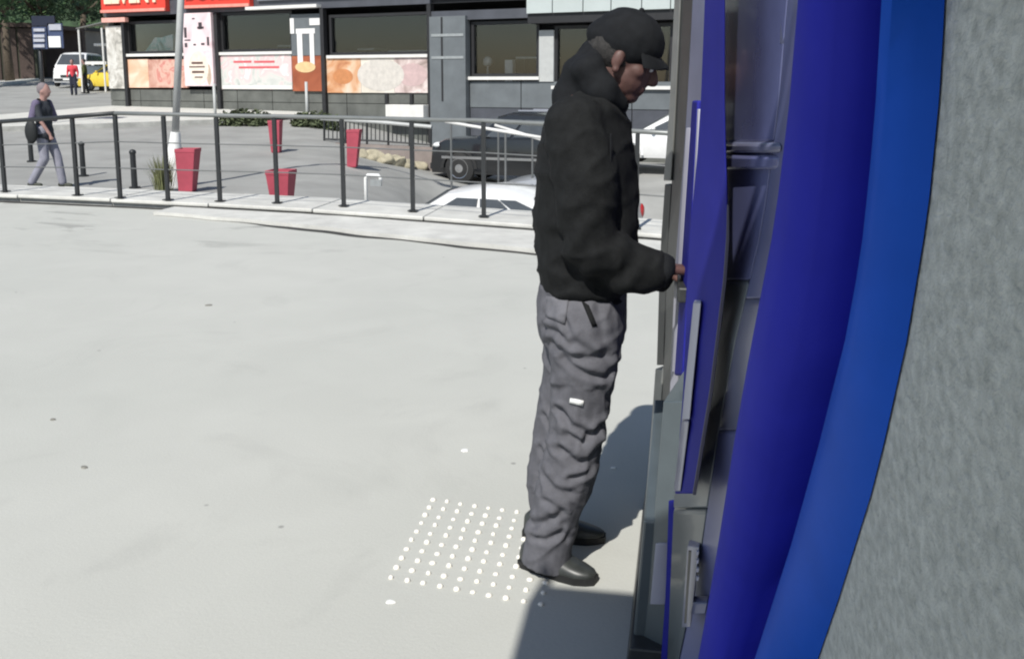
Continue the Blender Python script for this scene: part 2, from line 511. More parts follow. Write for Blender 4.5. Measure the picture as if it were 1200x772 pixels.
def dirt_w(x): return max(0, .07 + .16 * noise.noise(Vector((x * 1.1, 4.2, 0)))) * sstep(SX0 + 1.2, SX0 + 3.0, x)
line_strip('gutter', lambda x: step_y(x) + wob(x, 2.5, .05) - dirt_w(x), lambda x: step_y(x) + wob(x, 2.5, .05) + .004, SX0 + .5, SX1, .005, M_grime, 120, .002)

# stains and repairs beside the kerb, thin real patches
def patch(name, pts, z, m, t=.006):
    b = MB(); b.loft([[Vector((p[0], p[1], z)) for p in pts], [Vector((p[0], p[1], z + t)) for p in pts]])
    return kind(b.build(name, m), 'structure')

# ------------------------------------------------------------------ the wall behind the cash machine, and an unseen awning added for its shadow
WX = .22
MB().box(WX, WX + .35, -6.0, 3.9, 0, 3.6).build('wall', M_stucco, local=True)
wall = bpy.data.objects['wall']; kind(wall, 'structure')
aw = thing('added_awning', 'unseen grey awning added over the near end of the stucco wall for its shadow', 'awning', (WX, -.7, 2.45))
MB().box(-.72, WX - .004, -3.0, .46, 2.45, 2.52).build('awning_sheet', M_post, aw)
MB().box(-.75, -.721, -3.0, .46, 2.40, 2.60).build('fascia_trim', M_postl, aw)
for yy in (-2.6, -.9, .25):
    MB().tube([(WX - .004, yy, 2.95), (-.62, yy, 2.53)], .014, 8).build('stay', M_postl, aw)

# ------------------------------------------------------------------ cash machine
atm = thing('cash_machine', 'blue and grey cash machine in a moulded surround set into the stucco wall', 'cash machine', (.05, 2.2, 0))
PYR = [-60, 0, 60, 120, 180, 230, 280, 330, 400, 460, 520, 580, 640, 700, 772, 850]
def edge(pxt, Yt, py=None):
    out = []
    for y in PYR:
        out.append(atY(interp(pxt, y), y, interp(Yt, y)))
    return out
def extend(rows, ztop=2.28, zbot=.02):
    """carry a vertical run of points straight up to ztop and down to the ground"""
    a = [p.copy() for p in rows[0]]; b = [p.copy() for p in rows[-1]]
    for p in a: p.z = ztop
    for p in b: p.z = zbot
    return [a] + rows + [b]
def onwall(pxt):
    return [atX(interp(pxt, y), y, WX) for y in PYR]
T_out = [(-60, 1112), (0, 1110), (100, 1105), (250, 1090), (400, 1065), (560, 1029), (700, 985), (772, 960), (850, 930)]
T_grv = [(-60, 1022), (0, 1020), (150, 1012), (300, 997), (400, 978), (520, 948), (640, 915), (772, 872), (850, 846)]
T_lip = [(-60, 938), (0, 935), (120, 925), (260, 908), (400, 881), (500, 863), (660, 838), (772, 818), (850, 803)]
Y_grv = [(0, .84), (400, .97), (772, 1.52)]
Y_lip = [(0, 1.0), (400, 1.15), (772, 1.72)]
e_out = onwall(T_out); e_grv = edge(T_grv, Y_grv); e_lip = edge(T_lip, Y_lip)
rows = []
for o_, g_ in zip(e_out, e_grv):
    a = Vector((WX - .002, o_.y, o_.z)); b = a.lerp(g_, .12) + Vector((-.012, 0, 0)); c = a.lerp(g_, .55) + Vector((-.010, -.004, 0))
    d = a.lerp(g_, .80) + Vector((-.002, .004, 0)); g_ = g_ + Vector((.045, .05, 0))
    rows.append([a, b, c, d, g_.copy(), Vector((WX - .002, g_.y + .03, g_.z))])
MB().loft(extend(rows)).build('surround_rim', M_rim, atm, auto=50)
rows = []
for g_, l_ in zip(e_grv, e_lip):
    g0 = g_ + Vector((.049, .056, 0))
    p1 = g_.lerp(l_, .16) + Vector((.012, .012, 0)); p2 = g_.lerp(l_, .30) + Vector((-.010, -.010, 0))
    p3 = g_.lerp(l_, .62) + Vector((-.016, -.018, 0)); p4 = g_.lerp(l_, .90) + Vector((-.006, -.010, 0))
    rows.append([g0, p1, p2, p3, p4, l_.copy(), l_ + Vector((.02, .03, 0)), Vector((WX - .004, l_.y + .05, l_.z)), Vector((WX - .004, g_.y + .035, g_.z))])
MB().loft(extend(rows)).build('surround_face', M_face, atm, auto=85)

def slab_loft(name, m, pr, Yr, pl, Yl, y0, y1, depth=(.012, .09), parent=atm, bev=.006, z0=None, z1=None, smooth=False):
    """a panel whose right (near) and left (far) edges run down the given lines, with real thickness behind it"""
    ys_ = [y0] + [y for y in PYR if y0 + 8 < y < y1 - 8] + [y1]
    rows = []
    for y in ys_:
        a = atY(interp(pr, y), y, interp(Yr, y) if isinstance(Yr, list) else Yr)
        b = atY(interp(pl, y), y, interp(Yl, y) if isinstance(Yl, list) else Yl)
        rows.append([a, b, b + Vector((depth[0], depth[1], 0)), a + Vector((depth[0], depth[1], 0))])
    zf = z0 if z0 is not None else .01
    rows = [r for r in rows if r[0].z > zf + .01]
    if z1 is not None:
        r = [p.copy() for p in rows[0]]
        for p in r: p.z = z1
        rows = [r] + rows
    if z0 is not None:
        r = [p.copy() for p in rows[-1]]
        for p in r: p.z = z0
        rows = rows + [r]
    return MB().loft(rows).build(name, m, parent, bevel=bev, auto=40)
# recessed fascia, seen just past the lip of the surround
Yr0 = [(0, 1.20), (400, 1.34), (772, 1.86)]; Yr1 = [(0, 1.36), (400, 1.50), (772, 1.98)]; Yf = [(0, 1.85), (400, 1.86), (600, 1.95), (772, 2.12)]
T_r0 = [(-60, 952), (0, 949), (120, 939), (260, 922), (400, 895), (500, 877), (660, 852), (772, 832), (850, 816)]
T_r1 = [(-60, 926), (0, 923), (120, 913), (260, 895), (400, 862), (500, 843), (660, 820), (772, 796), (850, 780)]
T_f1 = [(-60, 842), (0, 840), (120, 835), (330, 822), (440, 820), (580, 790), (700, 785), (772, 782), (850, 778)]
slab_loft('reveal_strip', M_deep, T_r0, Yr0, T_r1, Yr1, -60, 352, z1=2.2)
slab_loft('reveal_strip', M_reveal, T_r0, Yr0, T_r1, Yr1, 354, 505)
slab_loft('reveal_strip', M_deep, T_r0, Yr0, T_r1, Yr1, 507, 850, z0=.03)
slab_loft('fascia_panel', M_fascia, T_r1, [(0, 1.365), (400, 1.505), (772, 1.985)], T_f1, Yf, -60, 168, depth=(.02, .12), z1=2.2)
slab_loft('fascia_panel', M_deep, T_r1, [(0, 1.37), (400, 1.51), (772, 1.99)], T_f1, Yf, 168, 330, depth=(.02, .12))
slab_loft('fascia_panel', M_low, T_r1, [(0, 1.37), (400, 1.51), (772, 1.99)], T_f1, Yf, 330, 596, depth=(.02, .12))
slab_loft('service_door', M_cab, T_r1, [(0, 1.36), (400, 1.50), (772, 1.975)], T_f1, Yf, 599, 850, depth=(.02, .12), z0=.05)
# ledge with rounded light lips across the fascia at screen height
Yl = [(160, 1.345), (200, 1.355)]
slab_loft('screen_ledge', M_reveal, [(160, 917), (200, 912)], Yl, [(160, 848), (200, 847)], 1.69, 168, 180, depth=(.01, .06), bev=.005)
slab_loft('screen_ledge', M_fascia, [(160, 916), (210, 911)], [(160, 1.355), (210, 1.375)], [(160, 848), (200, 847)], 1.68, 182, 200, depth=(.01, .06), bev=.006)
slab_loft('screen_frame', M_reveal, [(20, 932), (52, 930)], 1.345, [(20, 915), (52, 914)], 1.40, 18, 52, depth=(.002, .02), bev=.002)
slab_loft('button_strip', M_reveal, [(134, 924), (146, 922)], 1.375, [(134, 905), (146, 904)], 1.45, 137, 142, depth=(.002, .02), bev=.002)
slab_loft('button_strip', M_reveal, [(212, 914), (226, 912)], 1.40, [(212, 896), (226, 895)], 1.47, 216, 220, depth=(.002, .02), bev=.002)
# card slot with its row of marks in the lower door
slot = slab_loft('slot_bezel', M_reveal, [(636, 820), (735, 809)], 1.80, [(636, 806), (735, 799)], 1.84, 640, 735, depth=(.004, .03), bev=.002)
slab_loft('slot_mouth', M_post, [(636, 811), (735, 804)], 1.792, [(636, 807.5), (735, 801.5)], 1.80, 646, 730, depth=(.0, .006), bev=0, parent=slot)
for y in (646, 656, 666, 676):
    slab_loft('slot_mark', M_pale, [(y, 819), (y + 8, 818)], 1.788, [(y, 816.3), (y + 8, 815.6)], 1.79, y, y + 4, depth=(.0, .008), bev=0, parent=slot)
slab_loft('sill_plate', M_reveal, [(700, 830), (724, 826)], 1.77, [(700, 812), (724, 808)], 1.80, 706, 720, depth=(.005, .03), bev=.003)
# big blue wing in the middle of the fascia
slab_loft('privacy_wing', M_wing, [(-60, 850), (0, 849), (120, 849), (200, 851), (270, 854), (330, 850), (460, 834), (580, 814)], [(0, 1.46), (300, 1.50), (580, 1.62)],
          [(-60, 829), (0, 826), (150, 820), (300, 806), (440, 802), (580, 791)], [(0, 1.68), (300, 1.70), (580, 1.80)], -60, 580, depth=(.006, .10), z1=2.15, bev=.012)
slab_loft('wing_edge', mat('edge_navy', (.012, .012, .05), .5), [(236, 854), (270, 855.5), (330, 851.5), (460, 835.5), (584, 815)], [(240, 1.475), (300, 1.485), (580, 1.605)], [(236, 852.5), (270, 852), (330, 847.5), (460, 831.5), (584, 811)], [(240, 1.48), (300, 1.49), (580, 1.61)], 240, 580, depth=(.0, .012), bev=.002)
slab_loft('wing_strip', M_pale, [(350, 822), (440, 813), (490, 808)], [(350, 1.615), (440, 1.66), (490, 1.68)], [(350, 813), (440, 804), (490, 799)], [(350, 1.655), (440, 1.715), (490, 1.74)], 354, 492, depth=(.003, .03), bev=.003)  # fascia edge beside the wing, its lavender reflection put into the colour
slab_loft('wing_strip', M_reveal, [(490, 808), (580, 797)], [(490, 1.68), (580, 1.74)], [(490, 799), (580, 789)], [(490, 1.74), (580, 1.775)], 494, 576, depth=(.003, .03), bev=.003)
# slim far wing that screens the keypad, its white highlights painted as pale edges
slab_loft('keypad_wing', M_wing, [(118, 817), (300, 808), (440, 799)], 2.62, [(118, 811), (300, 799), (440, 790)], 2.80, 118, 440, depth=(.06, .02), bev=.006)
slab_loft('wing_edge', M_pale, [(116, 819.5), (300, 810.5), (440, 800)], 2.60, [(116, 817.6), (300, 808.4), (440, 799)], 2.615, 128, 300, depth=(.05, .01), bev=.002)
slab_loft('wing_edge', M_pale, [(116, 811), (300, 799), (440, 790)], 2.81, [(116, 806), (300, 795), (440, 787)], 2.83, 150, 436, depth=(.05, .01), bev=.002)
slab_loft('end_panel', M_reveal, [(-60, 836), (0, 832), (150, 826), (300, 814), (330, 812)], 2.86, [(-60, 813), (0, 811), (150, 803), (330, 789)], 3.00, -60, 318, depth=(.12, .02), z1=2.15)
slab_loft('end_panel', M_pale, [(318, 812), (440, 806), (600, 796)], 2.86, [(318, 790), (440, 785), (600, 779)], 3.00, 321, 470, depth=(.12, .02))
# dark far jamb with its lighter front edge
slab_loft('jamb', M_post, [(-60, 815), (0, 812), (150, 804), (300, 795), (440, 788), (560, 785), (620, 784)], 3.10,
          [(-60, 800), (0, 797), (150, 790), (212, 787), (300, 781), (440, 777), (560, 768), (620, 763)], 3.24, -60, 620, depth=(.20, .10), z1=2.25, z0=.02)
slab_loft('jamb_edge', M_postl, [(-60, 800), (0, 797), (150, 790), (214, 786)], 3.22, [(-60, 793), (0, 790), (150, 783), (214, 777)], 3.28, -60, 212, depth=(.04, .06), z1=2.25, bev=.004)
slab_loft('jamb_edge', M_post, [(214, 787), (300, 782), (440, 777)], 3.23, [(214, 779), (300, 773), (440, 769)], 3.29, 216, 428, depth=(.04, .06), bev=.004)
slab_loft('jamb_edge', M_postl, [(428, 778), (500, 773), (600, 764)], 3.23, [(428, 768), (500, 763), (600, 755)], 3.29, 432, 600, depth=(.04, .06), bev=.004, z0=.02)
# lower cabinet coming forward to the plinth
slab_loft('cabinet_side', M_cab, [(450, 803), (580, 793), (700, 785), (772, 780), (850, 776)], 2.24,
          [(450, 779), (560, 770), (640, 764), (700, 759), (772, 752), (850, 744)], 2.28, 470, 850, depth=(.10, .5), z0=.03)
slab_loft('side_plate', M_pale, [(630, 779), (712, 776)], 2.225, [(630, 769), (655, 765), (712, 761)], 2.23, 636, 708, depth=(.02, .008), bev=.002)
slab_loft('cabinet_trim', M_wing, [(600, 790), (700, 786), (772, 781), (850, 776)], 2.20, [(600, 783), (700, 779), (772, 774), (850, 768)], 2.22, 586, 850, depth=(.04, .02), z0=.03, bev=.003)
g0, g1 = atZ(731, 800, 0), atZ(753, 598, 0)
mb = MB(); hp_ = .10
mb.hexa([g0 + Vector((0, 0, .004)), g0 + Vector((.10, 0, .004)), g1 + Vector((.10, 0, .004)), g1 + Vector((0, 0, .004)),
         g0 + Vector((.012, 0, hp_)), g0 + Vector((.10, 0, hp_)), g1 + Vector((.10, 0, hp_)), g1 + Vector((.012, 0, hp_))])
mb.build('plinth', M_post, atm, bevel=.006)
mb = MB(); g0 = g0 + Vector((.02, .06, 0)); g1 = g1 + Vector((.012, 0, 0))
mb.hexa([g0 + Vector((0, 0, hp_ - .01)), g0 + Vector((.06, 0, hp_ - .01)), g1 + Vector((.06, 0, hp_ - .01)), g1 + Vector((0, 0, hp_ - .01)),
         g0 + Vector((.02, 0, .42)), g0 + Vector((.06, 0, .42)), g1 + Vector((.06, 0, .42)), g1 + Vector((.02, 0, .42))])
mb.build('kick_panel', M_cab, atm, bevel=.006)

# keypad shelf under the man's hand
sh = MB()
k0 = atY(806, 322, 2.80)
sh.box(k0.x - .03, WX - .03, k0.y - .16, k0.y + .18, k0.z - .05, k0.z - .005)
shelf = sh.build('keypad_shelf', M_post, atm, bevel=.006)
for i in range(4):
    for j in range(4):
        x = k0.x - .008 + i * .022; y = k0.y - .05 + j * .024
        MB().box(x, x + .017, y, y + .019, k0.z - .005, k0.z + .002).build('key', M_postl, shelf)

# ------------------------------------------------------------------ tactile paving studs
tp = thing('tactile_tile', 'square of worn white tactile studs on the plaza by the man\'s feet', 'tactile paving', tuple(atZ(545, 640, 0)))
TL, BL, BR = atZ(508, 586, 0), atZ(459, 677, 0), atZ(634, 708, 0)
TR = BR + (TL - BL)
ring = []
sm = MB()
prof = [(.0135, 0), (.0125, .003), (.009, .0055), (.004, .0065)]
sm.loft([[Vector((r * cos(2 * pi * k / 10), r * sin(2 * pi * k / 10), z)) for k in range(10)] for r, z in prof])
stud_me = sm.mesh('stud'); stud_me.materials.append(mat('worn_stud', (.85, .815, .74), .4, var=.10, scale=30)); stud_me.shade_smooth()
for i in range(10):
    for j in range(10):
        p = TL.lerp(TR, j / 9).lerp(BL.lerp(BR, j / 9), i / 9)
        o = bpy.data.objects.new('stud', stud_me); COL.objects.link(o); o.parent = tp
        o.location = p - Vector(tp.location) + Vector((random.uniform(-.002, .002), random.uniform(-.002, .002), 0))
        s = random.uniform(.60, .85); o.scale = (s, s, random.uniform(1.0, 1.7))

# small litter on the plaza
def litter(px, py, r, label, m=M_white, nm='paper_scrap'):
    c = atZ(px, py, 0); k = 7
    pts = [(r * random.uniform(.6, 1.2) * cos(2 * pi * i / k), .8 * r * random.uniform(.6, 1.2) * sin(2 * pi * i / k)) for i in range(k)]
    b = MB(); b.loft([[c + Vector((x, y, .001)) for x, y in pts], [c + Vector((x * .85, y * .85, .006)) for x, y in pts]])
    tag(b.build(nm, m), label, 'litter')
M_gum = mat('leaf_litter', (.22, .215, .19), .9, var=.3, scale=30)
litter(457, 706, .016, 'white scrap lying at the near corner of the tactile studs')
litter(545, 528, .020, 'white scrap on the open plaza behind the tactile studs')
litter(719, 549, .012, 'white scrap lying in the man\'s shadow beside the jamb')
litter(98, 548, .016, 'small dark leaf alone on the left of the plaza', M_gum, 'dry_leaf')
litter(62, 492, .014, 'tiny dark leaf farther off on the left of the plaza', M_gum, 'dry_leaf')
litter(245, 358, .030, 'brown twig-like scrap in the middle distance of the plaza', M_gum, 'dry_leaf')

# ------------------------------------------------------------------ railing
rail = thing('railing', 'dark metal railing with posts and thin wires along the plaza ledge', 'railing', (-6, ledge_y(-6) + .35, LED_TOP))
post_px = [(-78, 222, 146), (6, 226.5, 143), (91, 231, 137), (141, 234, 133), (197, 236.5, 134), (258, 238, 135.5), (325, 240, 136.5),
           (403, 243.5, 138), (484, 249.5, 140), (567, 256, 141.5), (652, 262, 146), (745, 270, 154), (840, 278, 160)]
base = []; tops = []
for px, yb, yt in post_px:
    yb -= 1.5
    b = atZ(px, yb, LED_TOP); t = atY(px, yt, b.y); t.x = b.x
    base.append(b); tops.append(t)
for b, t in zip(base, tops):
    MB().box(b.x - .021, b.x + .021, b.y - .021, b.y + .021, LED_TOP - .004, t.z - .025).build('post', M_black, rail)
    MB().box(b.x - .05, b.x + .05, b.y - .05, b.y + .05, LED_TOP + .007, LED_TOP + .017).build('base_plate', M_black, rail)
def rail_bar(name, m, frac, r, i0=0, i1=None, n=8):
    pts = [bb.lerp(tt, frac) for bb, tt in zip(base, tops)][i0:i1]
    MB().tube(pts, r, n).build(name, m, rail, smooth=True)
rail_bar('handrail', M_black, 1.0, .027, 0, 4)
rail_bar('handrail', mat('handrail_grey', (.21, .22, .215), .4, metal=.3, var=.1), 1.0, .024, 3, None)
M_wire = mat('wire_grey', (.16, .165, .165), .5, metal=.3, var=.1)
rail_bar('wire', M_wire, .67, .008, 0, None, 6)
rail_bar('wire', M_wire, .36, .008, 0, None, 6)

sr = thing('stair_handrail', 'pair of pale sloping handrails going down beyond the railing in front of the black off-roader', 'handrail', tuple(atY(575, 215, 15.0)))
for (x0, y0, x1, y1, Y_) in ((522, 143, 650, 164, 15.0), (580, 147, 660, 172, 16.2)):
    MB().tube([atY(x0, y0, Y_), atY(x1, y1, Y_ - .4)], .026, 8).build('bar', M_sill, sr, smooth=True)
    for k_ in (.05, .55):
        a_ = atY(lerp(x0, x1, k_), lerp(y0, y1, k_), Y_ - .4 * k_)
        MB().tube([(a_.x, a_.y, street_z(a_.x, a_.y) - .1), (a_.x, a_.y, a_.z)], .018, 6).build('post', M_wire, sr)

# ------------------------------------------------------------------ people
def figure_parts(root, rz, scale, pose, mats, voxel):
    """a dressed distant figure: one continuous body and its clothes. +x is the way it faces."""
    R_ = Matrix.Rotation(rz, 3, 'Z')
    def T(p): return R_ @ (Vector(p) * scale)
    def place(mb, name, m, vx, it=3):
        mb.v = [tuple(T(v)) for v in mb.v]
        o = mb.build(name, m, root, local=True)
        return fuse(o, vx, it)
    hip, hl, hr, kl, kr, al, ar = pose['hip'], pose['hl'], pose['hr'], pose['kl'], pose['kr'], pose['al'], pose['ar']
    sh, el, hd = pose['sh'], pose['el'], pose['hd']       # shoulders, elbows, hands: [left, right]
    hc = pose['head']
    b = MB()
    b.ball(hc, (.098, .078, .118), 14, 10); b.ball(Vector(hc) + Vector((.03, 0, -.06)), (.065, .058, .065), 10, 8)
    b.ball(Vector(hc) + Vector((.10, 0, -.025)), (.022, .016, .024), 8, 6)
    for s in (-1, 1): b.ball(Vector(hc) + Vector((-.005, s * .078, -.02)), (.022, .012, .032), 8, 6)
    b.capsule(Vector(hc) + Vector((-.015, 0, -.10)), (pose['chest'][0] - .01, 0, pose['chest'][2] + .16), .055, .06)
    b.capsule(pose['chest'], hip, .12, .11)
    for i in (0, 1):
        b.chain([sh[i], el[i], hd[i]], [.045, .036, .028]); b.ball(Vector(hd[i]) + Vector((.01, 0, -.05)), (.035, .02, .05))
        for q in range(4):
            f0 = Vector(hd[i]) + Vector((-.02 + .016 * q, 0, -.085)); b.capsule(f0, f0 + Vector((.01, 0, -.05 - .008 * (q in (1, 2)))), .009, .008, 6)
        b.capsule(Vector(hd[i]) + Vector((.035, 0, -.03)), Vector(hd[i]) + Vector((.055, 0, -.075)), .011, .009, 6)
    for h_, k_, a_ in ((hl, kl, al), (hr, kr, ar)): b.chain([h_, k_, a_], [.075, .05, .038])
    body = place(b, 'body', mats['skin'], voxel, 2)
    b = MB()
    b.chain([(pose['chest'][0], .0, pose['chest'][2] + .09), pose['chest'], hip], [.10, .135, .125], 14)
    b.capsule((pose['chest'][0], .10, pose['chest'][2] + .02), (pose['chest'][0], -.10, pose['chest'][2] + .02), .10, .10)
    b.capsule(sh[0], sh[1], .062, .062)
    for i in (0, 1):
        e = Vector(sh[i]).lerp(Vector(el[i]), .9 if not pose.get('long') else 1)
        b.capsule(sh[i], e, .066, .055)
        if pose.get('long'): b.capsule(el[i], Vector(el[i]).lerp(Vector(hd[i]), .9), .052, .042)
    if pose.get('hem'): b.capsule(hip, (hip[0] - .01, 0, pose['hem']), .15, .15); b.capsule((hip[0], .06, pose['hem']), (hip[0], -.06, pose['hem']), .13, .13)
    sh_o = place(b, 'shirt', mats['shirt'], voxel)
    b = MB()
    b.capsule((hip[0], .07, hip[2]), (hip[0], -.07, hip[2]), .118, .118)
    for h_, k_, a_ in ((hl, kl, al), (hr, kr, ar)): b.chain([h_, k_, Vector(a_) + Vector((0, 0, .01))], [.098, .075, .066])
    place(b, 'trousers', mats['trousers'], voxel)
    for a_ in (al, ar):
        b = MB(); b.capsule(Vector(a_) + Vector((-.04, 0, -.035)), Vector(a_) + Vector((.14, 0, -.045)), .042, .034)
        place(b, 'shoe', mats['shoes'], voxel * .8, 2)
    if mats.get('hair'):
        b = MB(); b.ball(Vector(hc) + Vector((-.022, 0, .022)), (.098, .084, .108), 14, 10)
        place(b, 'hair', mats['hair'], voxel, 1)
    return T

WALK = dict(hip=(0, 0, .96), chest=(.02, 0, 1.27), head=(.05, 0, 1.615), hl=(0, .09, .92), hr=(0, -.09, .92), kl=(.14, .09, .52), kr=(.02, -.09, .50),
            al=(.20, .09, .09), ar=(-.22, -.09, .11), sh=[(.0, .19, 1.40), (.0, -.19, 1.40)], el=[(-.08, .23, 1.12), (.08, -.23, 1.12)], hd=[(.02, .22, .88), (.20, -.20, .90)], long=False)
WALK['hem'] = .88
STAND = dict(hip=(0, 0, .96), chest=(.01, 0, 1.27), head=(.03, 0, 1.62), hl=(0, .09, .92), hr=(0, -.09, .92), kl=(.05, .10, .50), kr=(.0, -.10, .50),
             al=(.06, .11, .08), ar=(-.08, -.11, .08), sh=[(.0, .19, 1.40), (.0, -.19, 1.40)], el=[(-.02, .24, 1.12), (-.02, -.24, 1.12)], hd=[(.06, .24, .88), (.06, -.24, .88)], long=True)

def ground_at(px, py):
    """march the pixel's ray to the street"""
    d = ray(px, py); t = 11.0
    while t < 200:
        p = Vector((0, 0, CAM_H)) + d * (t / d.y)
        if p.z <= street_z(p.x, p.y): return p
        t += .03
    return p
p = ground_at(57, 221)
print('pedestrian', p)
ped = thing('person', 'person in dark vest and grey trousers walking past beyond the railing', 'person', (p.x, p.y, street_z(p.x, p.y)))
psc = 1.0
pm = dict(skin=mat('skin_far', (.38, .22, .19), .6), shirt=mat('vest_dark', (.028, .032, .04), .8), trousers=mat('trousers_lightgrey', (.26, .26, .31), .85),
          shoes=mat('shoes_olive', (.03, .035, .022), .6), hair=mat('hair_grey', (.20, .17, .18), .8))
figure_parts(ped, radians(8), 1.0, WALK, pm, .02)
Rp = Matrix.Rotation(radians(8), 3, 'Z')
b = MB(); b.ball((-.07, -.27, .95), (.11, .06, .20), 12, 8); b.v = [tuple(Rp @ Vector(v)) for v in b.v]
bag = b.build('shoulder_bag', mat('bag_black', (.012, .014, .015), .7), None, local=True); bag.location = ped.location
tag(fuse(bag, .02, 2), 'black shoulder bag hanging at the side of the walking person', 'bag')
b = MB(); b.tube([Rp @ Vector(v) for v in [(-.06, -.25, 1.10), (-.02, -.235, 1.40), (.0, -.12, 1.475), (.0, .05, 1.44)]], .014, 6)
b.build('strap', MATS['bag_black'], bag, local=True)
# purple sleeves of the shirt under the vest
for s in (-1, 1):
    b = MB(); b.capsule((.0, s * .19, 1.40), (-.07 * -s, s * .228, 1.15), .071, .062)
    b.v = [tuple(Rp @ Vector(v)) for v in b.v]
    fuse(b.build('sleeve', mat('sleeve_lilac', (.13, .11, .18), .85), ped, local=True), .02, 2)

def far_person(px, py, label, shirt, trou, sc, rz):
    p = ground_at(px, py)
    t = thing('person', label, 'person', (p.x, p.y, street_z(p.x, p.y)))
    figure_parts(t, rz, sc, STAND, dict(skin=MATS['skin_far'], shirt=mat('shirt_' + shirt[0], shirt[1], .85), trousers=mat('trou_' + trou[0], trou[1], .85),
                 shoes=M_sole, hair=mat('hair_dark', (.02, .018, .016), .8)), .035)
    return p
pr = far_person(87, 112, 'person in a red top with dark trousers standing on the far road by the van', ('red', (.62, .05, .07)), ('navy', (.02, .022, .04)), 1.0, radians(-70))
far_person(101, 110, 'person in dark clothes with olive top beside the red-shirted one', ('olive', (.07, .08, .02)), ('dark', (.02, .02, .022)), 1.0, radians(200))

